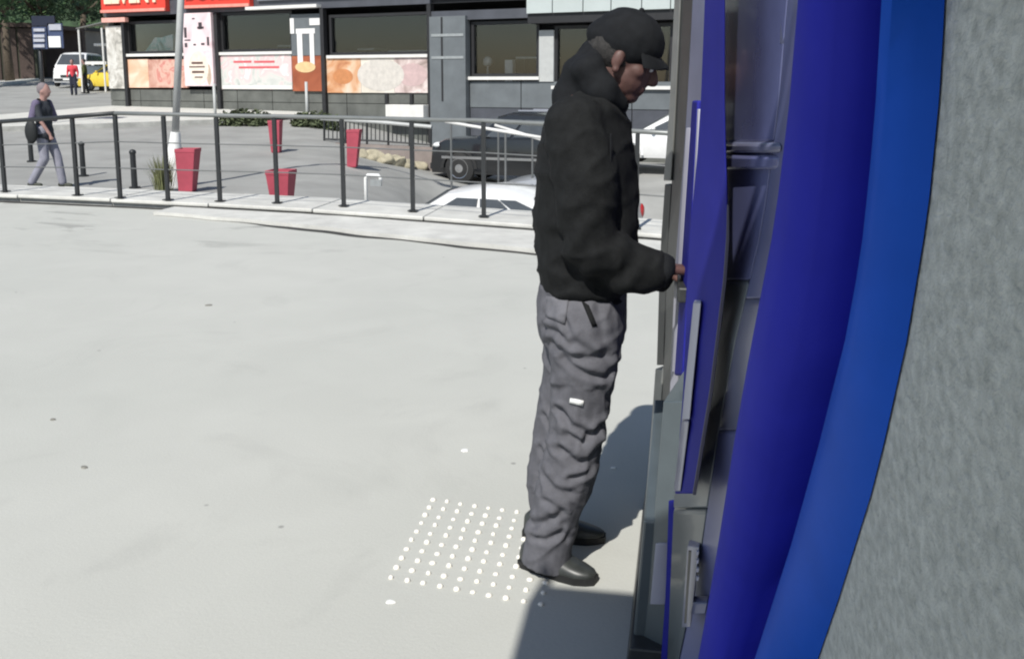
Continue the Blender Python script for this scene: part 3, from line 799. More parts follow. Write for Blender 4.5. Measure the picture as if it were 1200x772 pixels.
# ------------------------------------------------------------------ cars
def car(name, label, loc, rz, paint, L=4.2, Wd=1.74, H=1.45, style='hatch', pitch=0.0, group=None, scale=1.0):
    root = thing(name, label, 'car', loc, rz, group)
    root.rotation_euler = (0, pitch, rz)
    hw = Wd / 2
    # side silhouettes, x forward
    if style == 'hatch':
        deck = [(-L/2, .55), (-L/2 + .04, .92), (-L/2 + .35, 1.0), (0, .98), (L/2 - 1.25, .95), (L/2 - .45, .84), (L/2 - .06, .68), (L/2, .50)]
        roof = [(-L/2 + .10, 1.0), (-L/2 + .55, H - .06), (-L/2 + 1.1, H), (L/2 - 2.2, H - .02), (L/2 - 1.75, H - .10), (L/2 - .98, .93)]
    elif style == 'suv':
        deck = [(-L/2, .6), (-L/2 + .03, 1.05), (-L/2 + .3, 1.12), (0, 1.12), (L/2 - 1.35, 1.12), (L/2 - .35, 1.05), (L/2 - .03, .90), (L/2, .6)]
        roof = [(-L/2 + .06, 1.10), (-L/2 + .22, H - .05), (-L/2 + .6, H), (L/2 - 2.0, H), (L/2 - 1.75, H - .07), (L/2 - 1.25, 1.12)]
    elif style == 'van':
        deck = [(-L/2, .6), (-L/2 + .02, 1.15), (-L/2 + .2, 1.2), (0, 1.2), (L/2 - .9, 1.18), (L/2 - .25, 1.08), (L/2 - .03, .85), (L/2, .55)]
        roof = [(-L/2 + .03, 1.18), (-L/2 + .12, H - .06), (-L/2 + .5, H), (L/2 - 1.7, H), (L/2 - 1.35, H - .08), (L/2 - .55, 1.17)]
    else:
        deck = [(-L/2, .55), (-L/2 + .04, .9), (-L/2 + .5, .98), (0, .96), (L/2 - 1.3, .94), (L/2 - .45, .83), (L/2 - .05, .68), (L/2, .5)]
        roof = [(-L/2 + .55, .96), (-L/2 + 1.15, H - .04), (-L/2 + 1.5, H), (L/2 - 2.15, H - .01), (L/2 - 1.85, H - .08), (L/2 - 1.1, .93)]
    rows = []
    for x, z in deck:
        e = 1 - .16 * (abs(x) / (L/2)) ** 4
        w = hw * e
        rows.append([Vector((x, -w * .93, .24)), Vector((x, -w, .42)), Vector((x, -w * 1.0, z * .72)), Vector((x, -w * .95, z - .04)), Vector((x, -w * .80, z)),
                     Vector((x, 0, z + .025)), Vector((x, w * .80, z)), Vector((x, w * .95, z - .04)), Vector((x, w * 1.0, z * .72)), Vector((x, w, .42)), Vector((x, w * .93, .24))])
    body = MB().loft(rows).build('body', paint, root, local=True, auto=35)
    zb = min(roof[0][1], roof[-1][1])
    rows = []
    for x, z in roof:
        t = max(0, (z - zb) / (H - zb)); wt = hw * lerp(.90, .74, t)
        rows.append([Vector((x, -hw * .91, zb - .06)), Vector((x, -lerp(hw * .91, wt, .55 * t), lerp(zb - .05, z, .5))), Vector((x, -wt, z - .05 * t)), Vector((x, -wt * .82, z)),
                     Vector((x, 0, z + .03 * t)), Vector((x, wt * .82, z)), Vector((x, wt, z - .05 * t)), Vector((x, lerp(hw * .91, wt, .55 * t), lerp(zb - .05, z, .5))), Vector((x, hw * .91, zb - .06))])
    MB().loft(rows).build('roof', paint, root, local=True, auto=35)
    # windows: thin panes standing just proud of the cabin
    def side_w(z): return hw * lerp(.91, .745, max(0, min(1, (z - zb) / (H - zb))))
    z0, z1 = zb + .03, H - .14
    xr0, xr1 = roof[1][0], roof[-2][0]
    xa0 = lerp(roof[0][0], roof[1][0], .25) + .10; xa1 = roof[1][0] + .18
    xb0 = lerp(roof[-1][0], roof[-2][0], .1) - .16; xb1 = lerp(roof[-1][0], roof[-2][0], .95) - .22
    cuts = [0, .36, .40, .70, .74, 1] if style in ('hatch', 'sedan') else [0, .32, .36, .68, .72, 1]
    for s in (-1, 1):
        for a, b_ in ((0, 1), (2, 3), (4, 5)):
            q = []
            for (fr, zz, (xx0, xx1)) in ((cuts[a], z0, (xa0, xb0)), (cuts[b_], z0, (xa0, xb0)), (cuts[b_], z1, (xa1, xb1)), (cuts[a], z1, (xa1, xb1))):
                q.append(Vector((lerp(xx0, xx1, fr), s * (side_w(zz) + .012), zz)))
            r2 = [p - Vector((0, s * .03, 0)) for p in q]
            MB().loft([q, r2]).build('window', M_cglass, root, local=True)
    def slope_pane(nm, A, B, off):
        (xA, zA), (xB, zB) = A, B
        d = Vector((zB - zA, 0, -(xB - xA))).normalized() * off
        if d.z < 0: d = -d
        d = d + Vector((0, 0, .02))
        a = Vector((lerp(xA, xB, .10), 0, lerp(zA, zB, .10))); c = Vector((lerp(xA, xB, .92), 0, lerp(zA, zB, .92)))
        w0, w1 = hw * .80, hw * .66
        q = [a + d + Vector((0, -w0, 0)), a + d + Vector((0, w0, 0)), c + d + Vector((0, w1, 0)), c + d + Vector((0, -w1, 0))]
        MB().loft([q, [p - d for p in q]]).build(nm, M_cglass, root, local=True)
    slope_pane('windscreen', roof[-1], roof[-2], .02)
    slope_pane('rear_window', roof[0], roof[1], .02)
    # wheels
    wr = .31 if style != 'suv' else .37
    for sx in (-L/2 + .72, L/2 - .80):
        for s in (-1, 1):
            tm = MB(); y0 = s * (hw - .20); y1 = s * (hw + .005)
            tm.loft([[Vector((sx + r * cos(2*pi*k/20), y, wr + r * sin(2*pi*k/20))) for k in range(20)] for r, y in ((wr * .8, y0), (wr, lerp(y0, y1, .12)), (wr, lerp(y0, y1, .88)), (wr * .78, y1))])
            ty = tm.build('wheel', M_rubber, root, local=True, auto=40)
            rm = MB()
            rm.loft([[Vector((sx + r * cos(2*pi*k/20), y, wr + r * sin(2*pi*k/20))) for k in range(20)] for r, y in ((wr * .66, y1 - s * .03), (wr * .64, y1 + s * .004), (wr * .5, y1 - s * .012), (wr * .12, y1 + s * .008))])
            rm.build('rim', M_chrome, ty, local=True, auto=30)
            am = MB()
            am.loft([[Vector((sx + r * cos(pi * k / 14), y, wr + r * sin(pi * k / 14))) for k in range(15)] for r, y in
                     ((wr + .10, s * (hw + .004)), (wr + .035, s * (hw + .010)), (wr + .03, s * (hw - .06)), (wr + .10, s * (hw - .06)))], closed=False)
            am.build('wheel_arch', M_rubber if style == 'suv' else paint, root, local=True)
    for s in (-1, 1):
        MB().ball((L/2 - .16, s * hw * .70, deck[-2][1] + .0), (.14, .17, .075), 12, 8).build('headlight', M_lamp, root, local=True, smooth=True)
        MB().ball((-L/2 + .05, s * hw * .80, deck[1][1] - .16), (.06, .11, .14), 10, 8).build('tail_light', M_redlens, root, local=True, smooth=True)
        MB().ball((L/2 - 1.45, s * (hw + .07), zb + .07), (.06, .09, .055), 10, 8).build('mirror', paint, root, local=True, smooth=True)
    MB().box(L/2 - .03, L/2 + .05, -hw * .8, hw * .8, .32, .47).build('bumper', M_black if style in ('suv', 'van') else paint, root, local=True, bevel=.02)
    MB().box(L/2 - .04, L/2 + .025, -hw * .42, hw * .42, .52, .66).build('grille', M_black, root, local=True, bevel=.01)
    MB().box(-L/2 - .05, -L/2 + .03, -hw * .8, hw * .8, .32, .50).build('bumper', M_black if style in ('suv', 'van') else paint, root, local=True, bevel=.02)
    MB().box(L/2 + .052, L/2 + .06, -.25, .25, .36, .46).build('number_plate', M_white, root, local=True)
    if style == 'suv':
        for s in (-1, 1): MB().tube([(-L/2 + .5, s * hw * .62, H + .05), (L/2 - 2.2, s * hw * .62, H + .05)], .03, 6).build('roof_rail', M_chrome, root, local=True)
        MB().box(-L/2 + .4, L/2 - .35, -hw - .012, -hw + .02, .60, .66).build('side_trim', M_chrome, root, local=True)
        MB().box(-L/2 + .4, L/2 - .35, hw - .02, hw + .012, .60, .66).build('side_trim', M_chrome, root, local=True)
    return root

P_black = mat('paint_black', (.012, .013, .015), .25, var=.1, coat=.8)
P_silver = mat('paint_silver', (.42, .43, .44), .3, metal=.4, var=.06, coat=.6)
P_white = mat('paint_white', (.80, .80, .79), .3, var=.04, coat=.6)
P_yellow = mat('paint_yellow', (.75, .55, .06), .35, var=.05, coat=.5)
CG = 'cars parked along the sloping street'
def put_car(px, py, Y, **k):
    q = atY(px, py, Y)
    return q
hd = radians(163)
q = atY(604, 214, 22.3)
car('parked_car', 'black jeep-like off-roader with silver roof rails parked beyond the railing', (q.x, q.y, q.z), radians(168), P_black, L=3.85, Wd=1.62, H=1.68, style='suv', pitch=radians(0), group=CG)
q = atY(622, 295, 16.6)
car('parked_car', 'silver hatchback half hidden between the black off-roader and the white hatchback', (q.x, q.y, q.z), radians(166), P_silver, L=3.8, style='hatch', pitch=0, group=CG)
q = atY(632, 323, 13.9)
car('parked_car', 'white hatchback just behind the plaza ledge with only its upper half showing', (q.x, q.y, q.z), radians(-13), P_white, L=3.6, Wd=1.60, H=1.36, style='hatch', pitch=0, group=CG)
q = atY(800, 194, 25.0)
car('parked_car', 'white car seen in the gap between the man and the jamb', (q.x, q.y, q.z), radians(172), P_white, L=4.2, style='sedan', group=CG)
p = ground_at(76, 103)
print('van', p)
car('parked_van', 'white minibus facing the camera on the rising road', (p.x, p.y + 1.5, street_z(p.x, p.y + 1.5)), radians(-72), P_white, L=4.6, Wd=1.85, H=1.95, style='van')['category'] = 'van'
p = atY(141, 96, 46.5)
car('yellow_taxi', 'yellow taxi partly hidden behind the restaurant corner', (p.x, p.y, street_z(p.x, p.y)), radians(172), P_yellow, L=4.3, style='sedan')['category'] = 'taxi'

# ------------------------------------------------------------------ restaurant building
FA = atY(130, 100, 33.0); FB = atY(790, 100, 27.0)
FT = Vector((FB.x - FA.x, FB.y - FA.y, 0)).normalized(); FN = Vector((FT.y, -FT.x, 0))
if FN.y > 0: FN = -FN
FO = Vector((FA.x, FA.y, 0))
def F(px, py):
    """pixel -> (u along the facade, z)"""
    d = ray(px, py); c = Vector((0, 0, CAM_H))
    t = (FO - c).dot(FN) / d.dot(FN); p = c + d * t
    return (p - FO).dot(FT), p.z
def U(px): return F(px, 95)[0]
def Zf(px, py): return F(px, py)[1]
def fp(u, z, d): return FO + FT * u + FN * d + Vector((0, 0, z))
def fbox(mb, u0, u1, z0, z1, d0, d1):
    return mb.hexa([fp(u0, z0, d0), fp(u1, z0, d0), fp(u1, z0, d1), fp(u0, z0, d1), fp(u0, z1, d0), fp(u1, z1, d0), fp(u1, z1, d1), fp(u0, z1, d1)])
def fpoly(mb, pts, d0, d1):
    return mb.loft([[fp(u, z, d0) for u, z in pts], [fp(u, z, d1) for u, z in pts]])
M_clad = mat('slate_cladding', (.075, .08, .095), .45, var=.15, scale=2)
M_clad2 = mat('grey_pillar_cladding', (.14, .155, .165), .45, var=.12, scale=2)
M_stone = mat('base_stone', (.115, .12, .11), .85, var=.25, scale=1.5, bump=.2, bscale=12)
M_dark = mat('dark_frame', (.022, .022, .024), .5, var=.15)
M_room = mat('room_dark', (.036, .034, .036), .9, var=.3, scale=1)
M_panelw = mat('panel_pale', (.47, .52, .51), .5, var=.06, scale=1)
M_signred = mat('sign_red', (.66, .055, .035), .45, var=.10, scale=2)
bld = thing('restaurant_building', 'restaurant with dark windows and printed food panels across the street', 'building', tuple(fp(8, -1.5, 0)))
zt = 7.2
u0, uE = U(130), U(790) + 14
# carcase: back, ends, roof (the front is built of the pieces below)
DB = -9.0
MB().hexa([fp(u0, -2.5, DB - .3), fp(uE, -2.5, DB - .3), fp(uE, -2.5, DB), fp(u0, -2.5, DB), fp(u0, zt, DB - .3), fp(uE, zt, DB - .3), fp(uE, zt, DB), fp(u0, zt, DB)]).build('wall', M_clad, bld)
MB().hexa([fp(u0, -2.5, DB), fp(u0 + .3, -2.5, DB), fp(u0 + .3, -2.5, -.02), fp(u0, -2.5, -.02), fp(u0, zt, DB), fp(u0 + .3, zt, DB), fp(u0 + .3, zt, -.02), fp(u0, zt, -.02)]).build('wall', M_stone, bld)
MB().hexa([fp(uE - .3, -2.5, DB), fp(uE, -2.5, DB), fp(uE, -2.5, -.02), fp(uE - .3, -2.5, -.02), fp(uE - .3, zt, DB), fp(uE, zt, DB), fp(uE, zt, -.02), fp(uE - .3, zt, -.02)]).build('wall', M_clad, bld)
b = MB(); fbox(b, u0 - .2, uE + .2, zt, zt + .25, DB - .4, .2); b.build('roof', M_clad, bld)
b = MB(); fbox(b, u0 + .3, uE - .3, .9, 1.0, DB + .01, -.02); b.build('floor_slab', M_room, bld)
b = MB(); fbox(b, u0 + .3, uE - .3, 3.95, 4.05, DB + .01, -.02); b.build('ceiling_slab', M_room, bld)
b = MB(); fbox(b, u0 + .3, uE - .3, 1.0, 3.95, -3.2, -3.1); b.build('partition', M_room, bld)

# plinth wall of the terrace: coursed stone panels
uP = U(507)
k = 0; u = u0
while u < uP - .05:
    w = min(1.55, uP - u)
    b = MB(); fbox(b, u, u + w - .025, -1.6, .78, -.02, .05); b.build('stone_panel', M_stone, bld)
    b = MB(); fbox(b, u, u + w - .025, .80, Zf(300, 106), -.02, .05); b.build('stone_panel', M_stone, bld)
    u += w
b = MB(); fbox(b, u0, uP, -1.6, 1.2, -.10, -.021); b.build('plinth_core', M_dark, bld)
# right part lower down the slope
ur0 = uP; ur1 = U(790) + 12
u = U(552)
for i in range(9):
    w = 1.75
    b = MB(); fbox(b, u, u + w - .03, .72, 1.50, -.02, .06); b.build('cladding_panel', M_clad2, bld)
    b = MB(); fbox(b, u, u + w - .03, -.25, .70, -.02, .04); b.build('cladding_panel', M_clad, bld)
    u += w
b = MB(); fbox(b, ur0, ur1, -2.5, -.27, -.02, .05); b.build('plinth', M_stone, bld)
b = MB(); fbox(b, ur0, ur1, -.25, 1.5, -.12, -.022); b.build('plinth_core', M_dark, bld)

def window(pxl, pxr, ytl, ytr, ybl, ybr, sill=True, frame_m=M_dark):
    ul, ur = U(pxl), U(pxr)
    ztop, zbot = (Zf(pxl, ytl) + Zf(pxr, ytr)) / 2, (Zf(pxl, ybl) + Zf(pxr, ybr)) / 2
    f = MB(); w = .09
    fbox(f, ul, ul + w, zbot, ztop, -.16, .02); fbox(f, ur - w, ur, zbot, ztop, -.16, .02)
    fbox(f, ul + w, ur - w, ztop - w, ztop, -.16, .018); fbox(f, ul + w, ur - w, zbot, zbot + w, -.16, .018)
    fr = f.build('window', frame_m, bld)
    g = MB(); fbox(g, ul + w, ur - w, zbot + w, ztop - w, -.09, -.07); g.build('pane', M_glass_t, fr)
    if sill:
        s = MB(); fbox(s, ul - .05, ur + .05, zbot - .10, zbot - .003, -.05, .16); s.build('sill', M_sill, fr)
    return fr, ul, ur, zbot, ztop
M_glass_t = bpy.data.materials.new('window_glass'); M_glass_t.use_nodes = True
nt = M_glass_t.node_tree; nt.nodes.clear()
o_ = nt.nodes.new('ShaderNodeOutputMaterial'); mx = nt.nodes.new('ShaderNodeMixShader'); gl = nt.nodes.new('ShaderNodeBsdfGlossy'); tr = nt.nodes.new('ShaderNodeBsdfTransparent')
fr_ = nt.nodes.new('ShaderNodeFresnel'); fr_.inputs['IOR'].default_value = 1.35
gl.inputs['Roughness'].default_value = .03; tr.inputs['Color'].default_value = (.84, .86, .86, 1)
ad = nt.nodes.new('ShaderNodeMath'); ad.inputs[1].default_value = .05; nt.links.new(fr_.outputs[0], ad.inputs[0]); nt.links.new(ad.outputs[0], mx.inputs[0]); nt.links.new(tr.outputs[0], mx.inputs[1]); nt.links.new(gl.outputs[0], mx.inputs[2]); nt.links.new(mx.outputs[0], o_.inputs[0])

wins = [window(153, 222, 27, 22, 64, 62), window(262, 345, 15, 13, 60, 62), window(388, 506, 15, 17, 63, 66), window(553, 632, 24, 26, 88, 92), window(650, 788, 26, 32, 94, 108)]
# head band over the windows, below the signs
b = MB(); fbox(b, u0, uP, Zf(300, 14) + .02, Zf(300, 14) + .5, -.03, .12); b.build('head_band', M_clad, bld)
b = MB(); fbox(b, uP, ur1, Zf(600, 23) + .02, Zf(600, 23) + .30, -.03, .16); b.build('head_band', M_clad, bld)
b = MB(); fbox(b, u0 + .05, u0 + 1.25, Zf(135, 27), Zf(135, 27) + .16, .13, .30); b.build('awning_roll', mat('awning_pink', (.75, .40, .34), .6), bld)
b = MB(); fbox(b, U(300), U(382), Zf(340, 13) + .05, Zf(340, 13) + .15, .13, .40); b.build('awning_roll', M_sill, bld)
# upper cladding in panels
u = u0
while u < ur1:
    b = MB(); fbox(b, u, u + 2.15, 4.38, 5.7, -.03, .06); b.build('cladding_panel', M_clad, bld)
    b = MB(); fbox(b, u, u + 2.15, 5.73, zt, -.03, .06); b.build('cladding_panel', M_clad, bld)
    u += 2.18
b = MB(); fbox(b, u0, ur1, 3.9, zt, -.30, -.031); b.build('upper_wall', M_dark, bld)
b = MB(); fbox(b, U(310), U(624), 4.20, 4.34, .0, .22); b.build('string_course', mat('course_grey', (.2, .21, .24), .5), bld)
# projecting pale panels at the upper right
z0p, z1p = Zf(640, 17), Zf(640, 17) + 2.6
edges = [625, 655, 690, 722, 757, 790, 830]
for a, c in zip(edges, edges[1:]):
    b = MB(); fbox(b, U(a), U(c) - .03, z0p, z1p, .07, .50); b.build('canopy_panel', M_panelw, bld)
b = MB(); fbox(b, U(625), U(830), z0p - .28, z0p - .01, -.02, .42); b.build('canopy_soffit', M_dark, bld)
# pilasters between the windows
for px in (152, 260, 383, 511 - 4):
    b = MB(); fbox(b, U(px) - .07, U(px) + .07, -1.4, Zf(300, 14), -.02, .20); b.build('mullion_post', M_dark, bld)
pil = MB(); fbox(pil, U(509.5), U(551), -1.4, Zf(530, 20), -.02, .30); pl = pil.build('pillar', M_clad2, bld)
for yy in (42, 68):
    b = MB(); fbox(b, U(512), U(549), Zf(530, yy) - .04, Zf(530, yy) + .04, .30, .318); b.build('pillar_band', M_steel, pl)
b = MB(); fbox(b, U(523), U(525), .9, Zf(530, 21), .30, .315); b.build('pillar_band', M_dark, pl)
b = MB(); fbox(b, U(633), U(650), 1.5, Zf(640, 36), -.02, .10); b.build('pillar', M_pole, bld)
# printed panels
def C(r, g, b_): return (*lin((r, g, b_))[:3], 1)
P1 = print_material('print_pastry', [(.2, C(130, 88, 76)), (.42, C(190, 142, 126)), (.55, C(212, 176, 160)), (.68, C(196, 120, 110)), (.8, C(222, 205, 194))], 1.4, 3.1)
P2 = print_material('print_menu', [(.25, C(170, 175, 170)), (.45, C(205, 205, 200)), (.6, C(225, 190, 190)), (.75, C(235, 235, 230))], 1.6, 9.4)
P3 = print_material('print_bread', [(.25, C(160, 92, 62)), (.42, C(206, 150, 108)), (.55, C(222, 190, 160)), (.75, C(225, 222, 215))], 1.0, 5.2)
P4 = print_material('print_meat', [(.2, C(120, 105, 95)), (.45, C(190, 170, 165)), (.6, C(220, 205, 200)), (.8, C(238, 232, 228))], 1.5, 1.7)
P5 = print_material('print_pink', [(.2, C(190, 160, 165)), (.5, C(226, 205, 208)), (.8, C(240, 228, 228))], 1.2, 8.8)
P6 = print_material('print_orange', [(.25, C(130, 66, 42)), (.6, C(165, 92, 62)), (.8, C(190, 125, 90))], .9, 4.4)
P7 = print_material('print_greypillar', [(.25, C(120, 118, 112)), (.45, C(190, 186, 178)), (.7, C(222, 220, 214)), (.82, C(150, 140, 150))], 2.4, 6.6)
def panel(name, pxl, pxr, yt, yb, m, d=.10, parent=None, dd=.0):
    xm = (pxl + pxr) / 2
    b = MB(); fbox(b, U(pxl), U(pxr), Zf(xm, yb), Zf(xm, yt), .0 + dd, d)
    return b.build(name, m, parent or bld)
panel('printed_panel', 131, 150, 31, 104, P7, .14)
panel('printed_panel', 153.5, 177, 70, 103, print_material('print_pastry_b', [(.3, C(205, 150, 120)), (.5, C(226, 180, 150)), (.75, C(240, 215, 195))], 1.0, 2.2))
panel('printed_panel', 177.3, 221.5, 70, 103, P1)
vb = panel('printed_panel', 224, 257.5, 16, 101, P5, .30)
# the round dish printed on the tall panel, and dark marks above it
def disc(px, py, ru, rz_, d0, d1, m, parent, name, hole=None):
    u, z = F(px, py); n = 22
    b = MB(); fpoly(b, [(u + ru * cos(2 * pi * i / n), z + rz_ * sin(2 * pi * i / n)) for i in range(n)], d0, d1)
    return b.build(name, m, parent)
disc(240, 80, .46, .58, .30, .306, mat('dish_cream', lin((226, 214, 200)), .5), vb, 'printed_dish')
M_brown = mat('dish_brown', lin((95, 70, 62)), .5)
M_ink = mat('print_ink', lin((70, 62, 66)), .6)
for (x0, x1, y0, y1) in ((233, 246, 73, 75.5), (230, 248, 78, 79.5), (233, 247, 83.5, 86), (236, 245, 90, 91.5)):
    panel('printed_filling', x0, x1, y0, y1, M_brown, .312, vb, .306)
for (x0, x1, y0, y1) in ((226, 229, 33, 45), (243, 247, 27, 35), (241.5, 249, 32, 34.5), (226, 233, 47, 48.5), (226, 229, 51, 56), (236, 239, 52, 54), (245, 249, 51, 53.5), (252, 254.5, 44, 54), (236, 239, 22, 23.5)):
    panel('printed_mark', x0, x1, y0, y1, M_ink, .306, vb, .30)
disc(252, 88, .10, .36, .30, .3045, mat('print_tan', lin((185, 165, 145)), .6), vb, 'printed_mark')
mp_ = panel('printed_panel', 262, 344.5, 65, 105, P2)
for (x0, x1, y0, y1) in ((277, 298, 71.5, 74), (301, 325, 71.5, 74), (283, 330, 78, 80.5)):
    panel('printed_line', x0, x1, y0, y1, mat('print_redline', lin((205, 95, 100)), .6), .106, mp_, .10)
panel('printed_line', 262.5, 344, 100.5, 104.5, M_sill, .107, mp_, .10)
op = panel('printed_panel', 346, 381, 66, 107, P6, .14)
up_ = panel('printed_panel', 346, 381, 17, 65.5, M_clad2, .13)
M_pw = mat('print_white', lin((228, 226, 224)), .5, var=.05)
for (x0, x1, y0, y1) in ((352, 374, 34, 40), (353, 359, 40, 80), (367.5, 372.5, 40, 76), (345.5, 350, 22, 40), (368, 383, 22, 30)):
    panel('printed_letter', x0, x1, y0, y1, M_pw, .150, up_, .141)
disc(361, 79, .42, .18, .141, .152, mat('print_flame', lin((222, 188, 140)), .5), op, 'printed_mark')
panel('printed_panel', 385.5, 425, 67, 109, P3)
panel('printed_panel', 425.3, 464, 67, 109, print_material('print_dough', [(.3, C(206, 198, 186)), (.5, C(222, 214, 200)), (.8, C(232, 228, 222))], .7, 7.7))
lastp = panel('printed_panel', 464.3, 506, 67, 109, P4)
disc(448, 88, .90, .52, .10, .106, mat('plate_pale', lin((206, 200, 192)), .5), lastp, 'printed_dish')
disc(485, 88, .55, .36, .10, .105, mat('print_rose', lin((198, 172, 170)), .5), lastp, 'printed_dish')
disc(404, 90, .40, .25, .10, .105, mat('print_crust', lin((196, 132, 86)), .5), lastp, 'printed_dish')
# things behind the glass
def inside(name, px0, px1, y0, y1, m, label, cat, d0=-1.4, d1=-.9):
    b = MB(); fbox(b, U(px0), U(px1), Zf((px0 + px1) / 2, y1), Zf((px0 + px1) / 2, y0), d0, d1)
    return tag(b.build(name, m, bevel=.04), label, cat)
M_in = mat('interior_white', (.8, .8, .8), .6)
b = MB()
pts = [F(x, y) for x, y in ((162, 61), (170, 50), (174, 44), (182, 44), (195, 40), (196, 60), (186, 60), (178, 63))]
fpoly(b, pts, -.5, -.3); tag(b.build('painted_reflection', print_material('reflection_cyan', [(.3, C(60, 120, 125)), (.48, C(150, 215, 220)), (.6, C(245, 250, 255)), (.8, C(255, 255, 255))], 1.4, 2.0)), 'pale cyan and white poster inside the restaurant\'s leftmost window', 'painted_reflection')  # reflection on the glass, painted as a flat shape behind the pane
def table(px, y, w, label):
    u, z = F(px, y); ft = 1.0
    t = thing('dining_table', label, 'table', tuple(fp(u, ft, -1.3)))
    b = MB(); fbox(b, u - w, u + w, z - .06, z, -1.7, -.9); b.build('table_top', mat('table_cloth', (.55, .55, .55), .7), t, bevel=.02)
    for du in (-w * .8, w * .8):
        b = MB(); fbox(b, u + du - .04, u + du + .04, ft, z - .061, -1.35, -1.27); b.build('leg', M_dark, t)
table(325, 52, .75, 'grey dining table inside the second window from the left')
table(410, 56, .35, 'small dining table at the left of the wide middle window')
table(470, 58, 1.1, 'long dining table at the right of the wide middle window')
table(610, 66, .6, 'dining table inside the window right of the grey pillar')
for (px, h, label) in ((561, 72, 'white lamp behind the window right of the grey pillar'), (586, 70, 'white napkin stand behind the window right of the grey pillar')):
    u, z = F(px, h)
    b = MB()
    if px == 561: b.ball(fp(u, z, -.6), .16, 12, 8); b.capsule(fp(u, 1.0, -.6), fp(u, z - .15, -.6), .03, .03)  # plain white ball on a stem, no emission
    else: fbox(b, u - .13, u + .13, 1.0, Zf(586, 70), -.8, -.6)
    tag(b.build('table_lamp' if px == 561 else 'napkin_stand', M_in, auto=40), label, 'lamp' if px == 561 else 'stand')

# the red fascia signs
def sign(px0, px1, yb0, yb1, text, label):
    ul, ur = U(px0), U(px1); zl = Zf(px0, yb0); zr = Zf(px1, yb1); h = 1.5
    s = thing('shop_sign', label, 'sign', tuple(fp((ul + ur) / 2, zl, .2)))
    b = MB(); fpoly(b, [(ul, zl), (ur, zr), (ur, zr + h), (ul, zl + h)], .14, .34); b.build('sign_board', M_signred, s)
    b = MB(); fpoly(b, [(ul, zl), (ur, zr), (ur, zr + .10), (ul, zl + .10)], .34, .40); b.build('sign_trim', mat('sign_trim_pink', (.80, .30, .24), .5), s)
    me = text_mesh(text, .90, .03)
    xs_ = [v.co.x for v in me.vertices]; wtx = max(xs_) - min(xs_); k = (ur - ul) * .86 / wtx
    sl = (zr - zl) / (ur - ul)
    for v in me.vertices:
        u = ul + (ur - ul) * .07 + (v.co.x - min(xs_)) * k
        z = zl + .34 + sl * (u - ul) + v.co.y * 1.05
        v.co = fp(u, z, .375 + v.co.z) - Vector(s.location)
    o = bpy.data.objects.new('lettering', me); COL.objects.link(o); o.parent = s; me.materials.append(mat('letter_cream', (.85, .70, .52), .5, var=.05))
    me.update()
sign(133, 207, 16, 13.5, 'LEVENT', 'red shop sign reading LEVENT over the leftmost restaurant window')
sign(226, 304, 11, 8.5, 'BÖREK', 'red shop sign reading BÖREK over the tall pink panel')

# entry steps and white block between the terrace wall and the pillar
st_ = thing('white_landing', 'white landing slab with dark newels left of the grey pillar', 'landing', tuple(fp(U(485), -.9, .5)))
for i, (dz, dd) in enumerate(((.78, .55), (.45, .95), (.12, 1.35))):
    b = MB(); fbox(b, U(462), U(506), .38, dz, .21, dd); b.build('slab', M_sill, st_, bevel=.01)
    if i == 0: break
for px in (463, 492):
    b = MB(); fbox(b, U(px) - .05, U(px) + .05, .78, 1.14, .45, .55); b.build('newel', M_dark, st_)

# ------------------------------------------------------------------ pavement before the restaurant, fence, rocks, hedge
b = MB()
nseg = 40
line = []
for i in range(nseg + 1):
    px = lerp(60, 300, i / nseg)
    line.append((px, interp([(60, 137), (130, 150), (200, 167), (262, 152), (300, 166)], px)))
inn = []
rows = [[], [], []]
for i in range(nseg + 1):
    u = lerp(U(131), U(372), i / nseg)
    a = fp(u, 0, .06); w = interp([(0, 9.0), (3, 9.5), (6, 6.5), (9, 3.2), (12, 2.4), (40, 2.4)], u)
    c = a + FN * w
    za, zc = street_z(a.x, a.y) + .14, street_z(c.x, c.y) + .13
    rows[0].append(Vector((a.x, a.y, za))); rows[1].append(Vector((c.x, c.y, zc))); rows[2].append(Vector((c.x, c.y, zc - .35)))
b.loft(rows, closed=False)
kind(b.build('pavement', M_pave, local=True), 'structure')
kb = MB()
for i in range(nseg):
    a, c = rows[1][i], rows[1][i + 1]
    kb.hexa([a + FN * .004 + Vector((0, 0, -.3)), c + FN * .004 + Vector((0, 0, -.3)), c + FN * .16 + Vector((0, 0, -.3)), a + FN * .16 + Vector((0, 0, -.3)),
             a + FN * .004 + Vector((0, 0, .01)), c + FN * .004 + Vector((0, 0, .01)), c + FN * .16 + Vector((0, 0, .01)), a + FN * .16 + Vector((0, 0, .01))])
kind(kb.build('kerb', M_kerbface, local=True), 'structure')

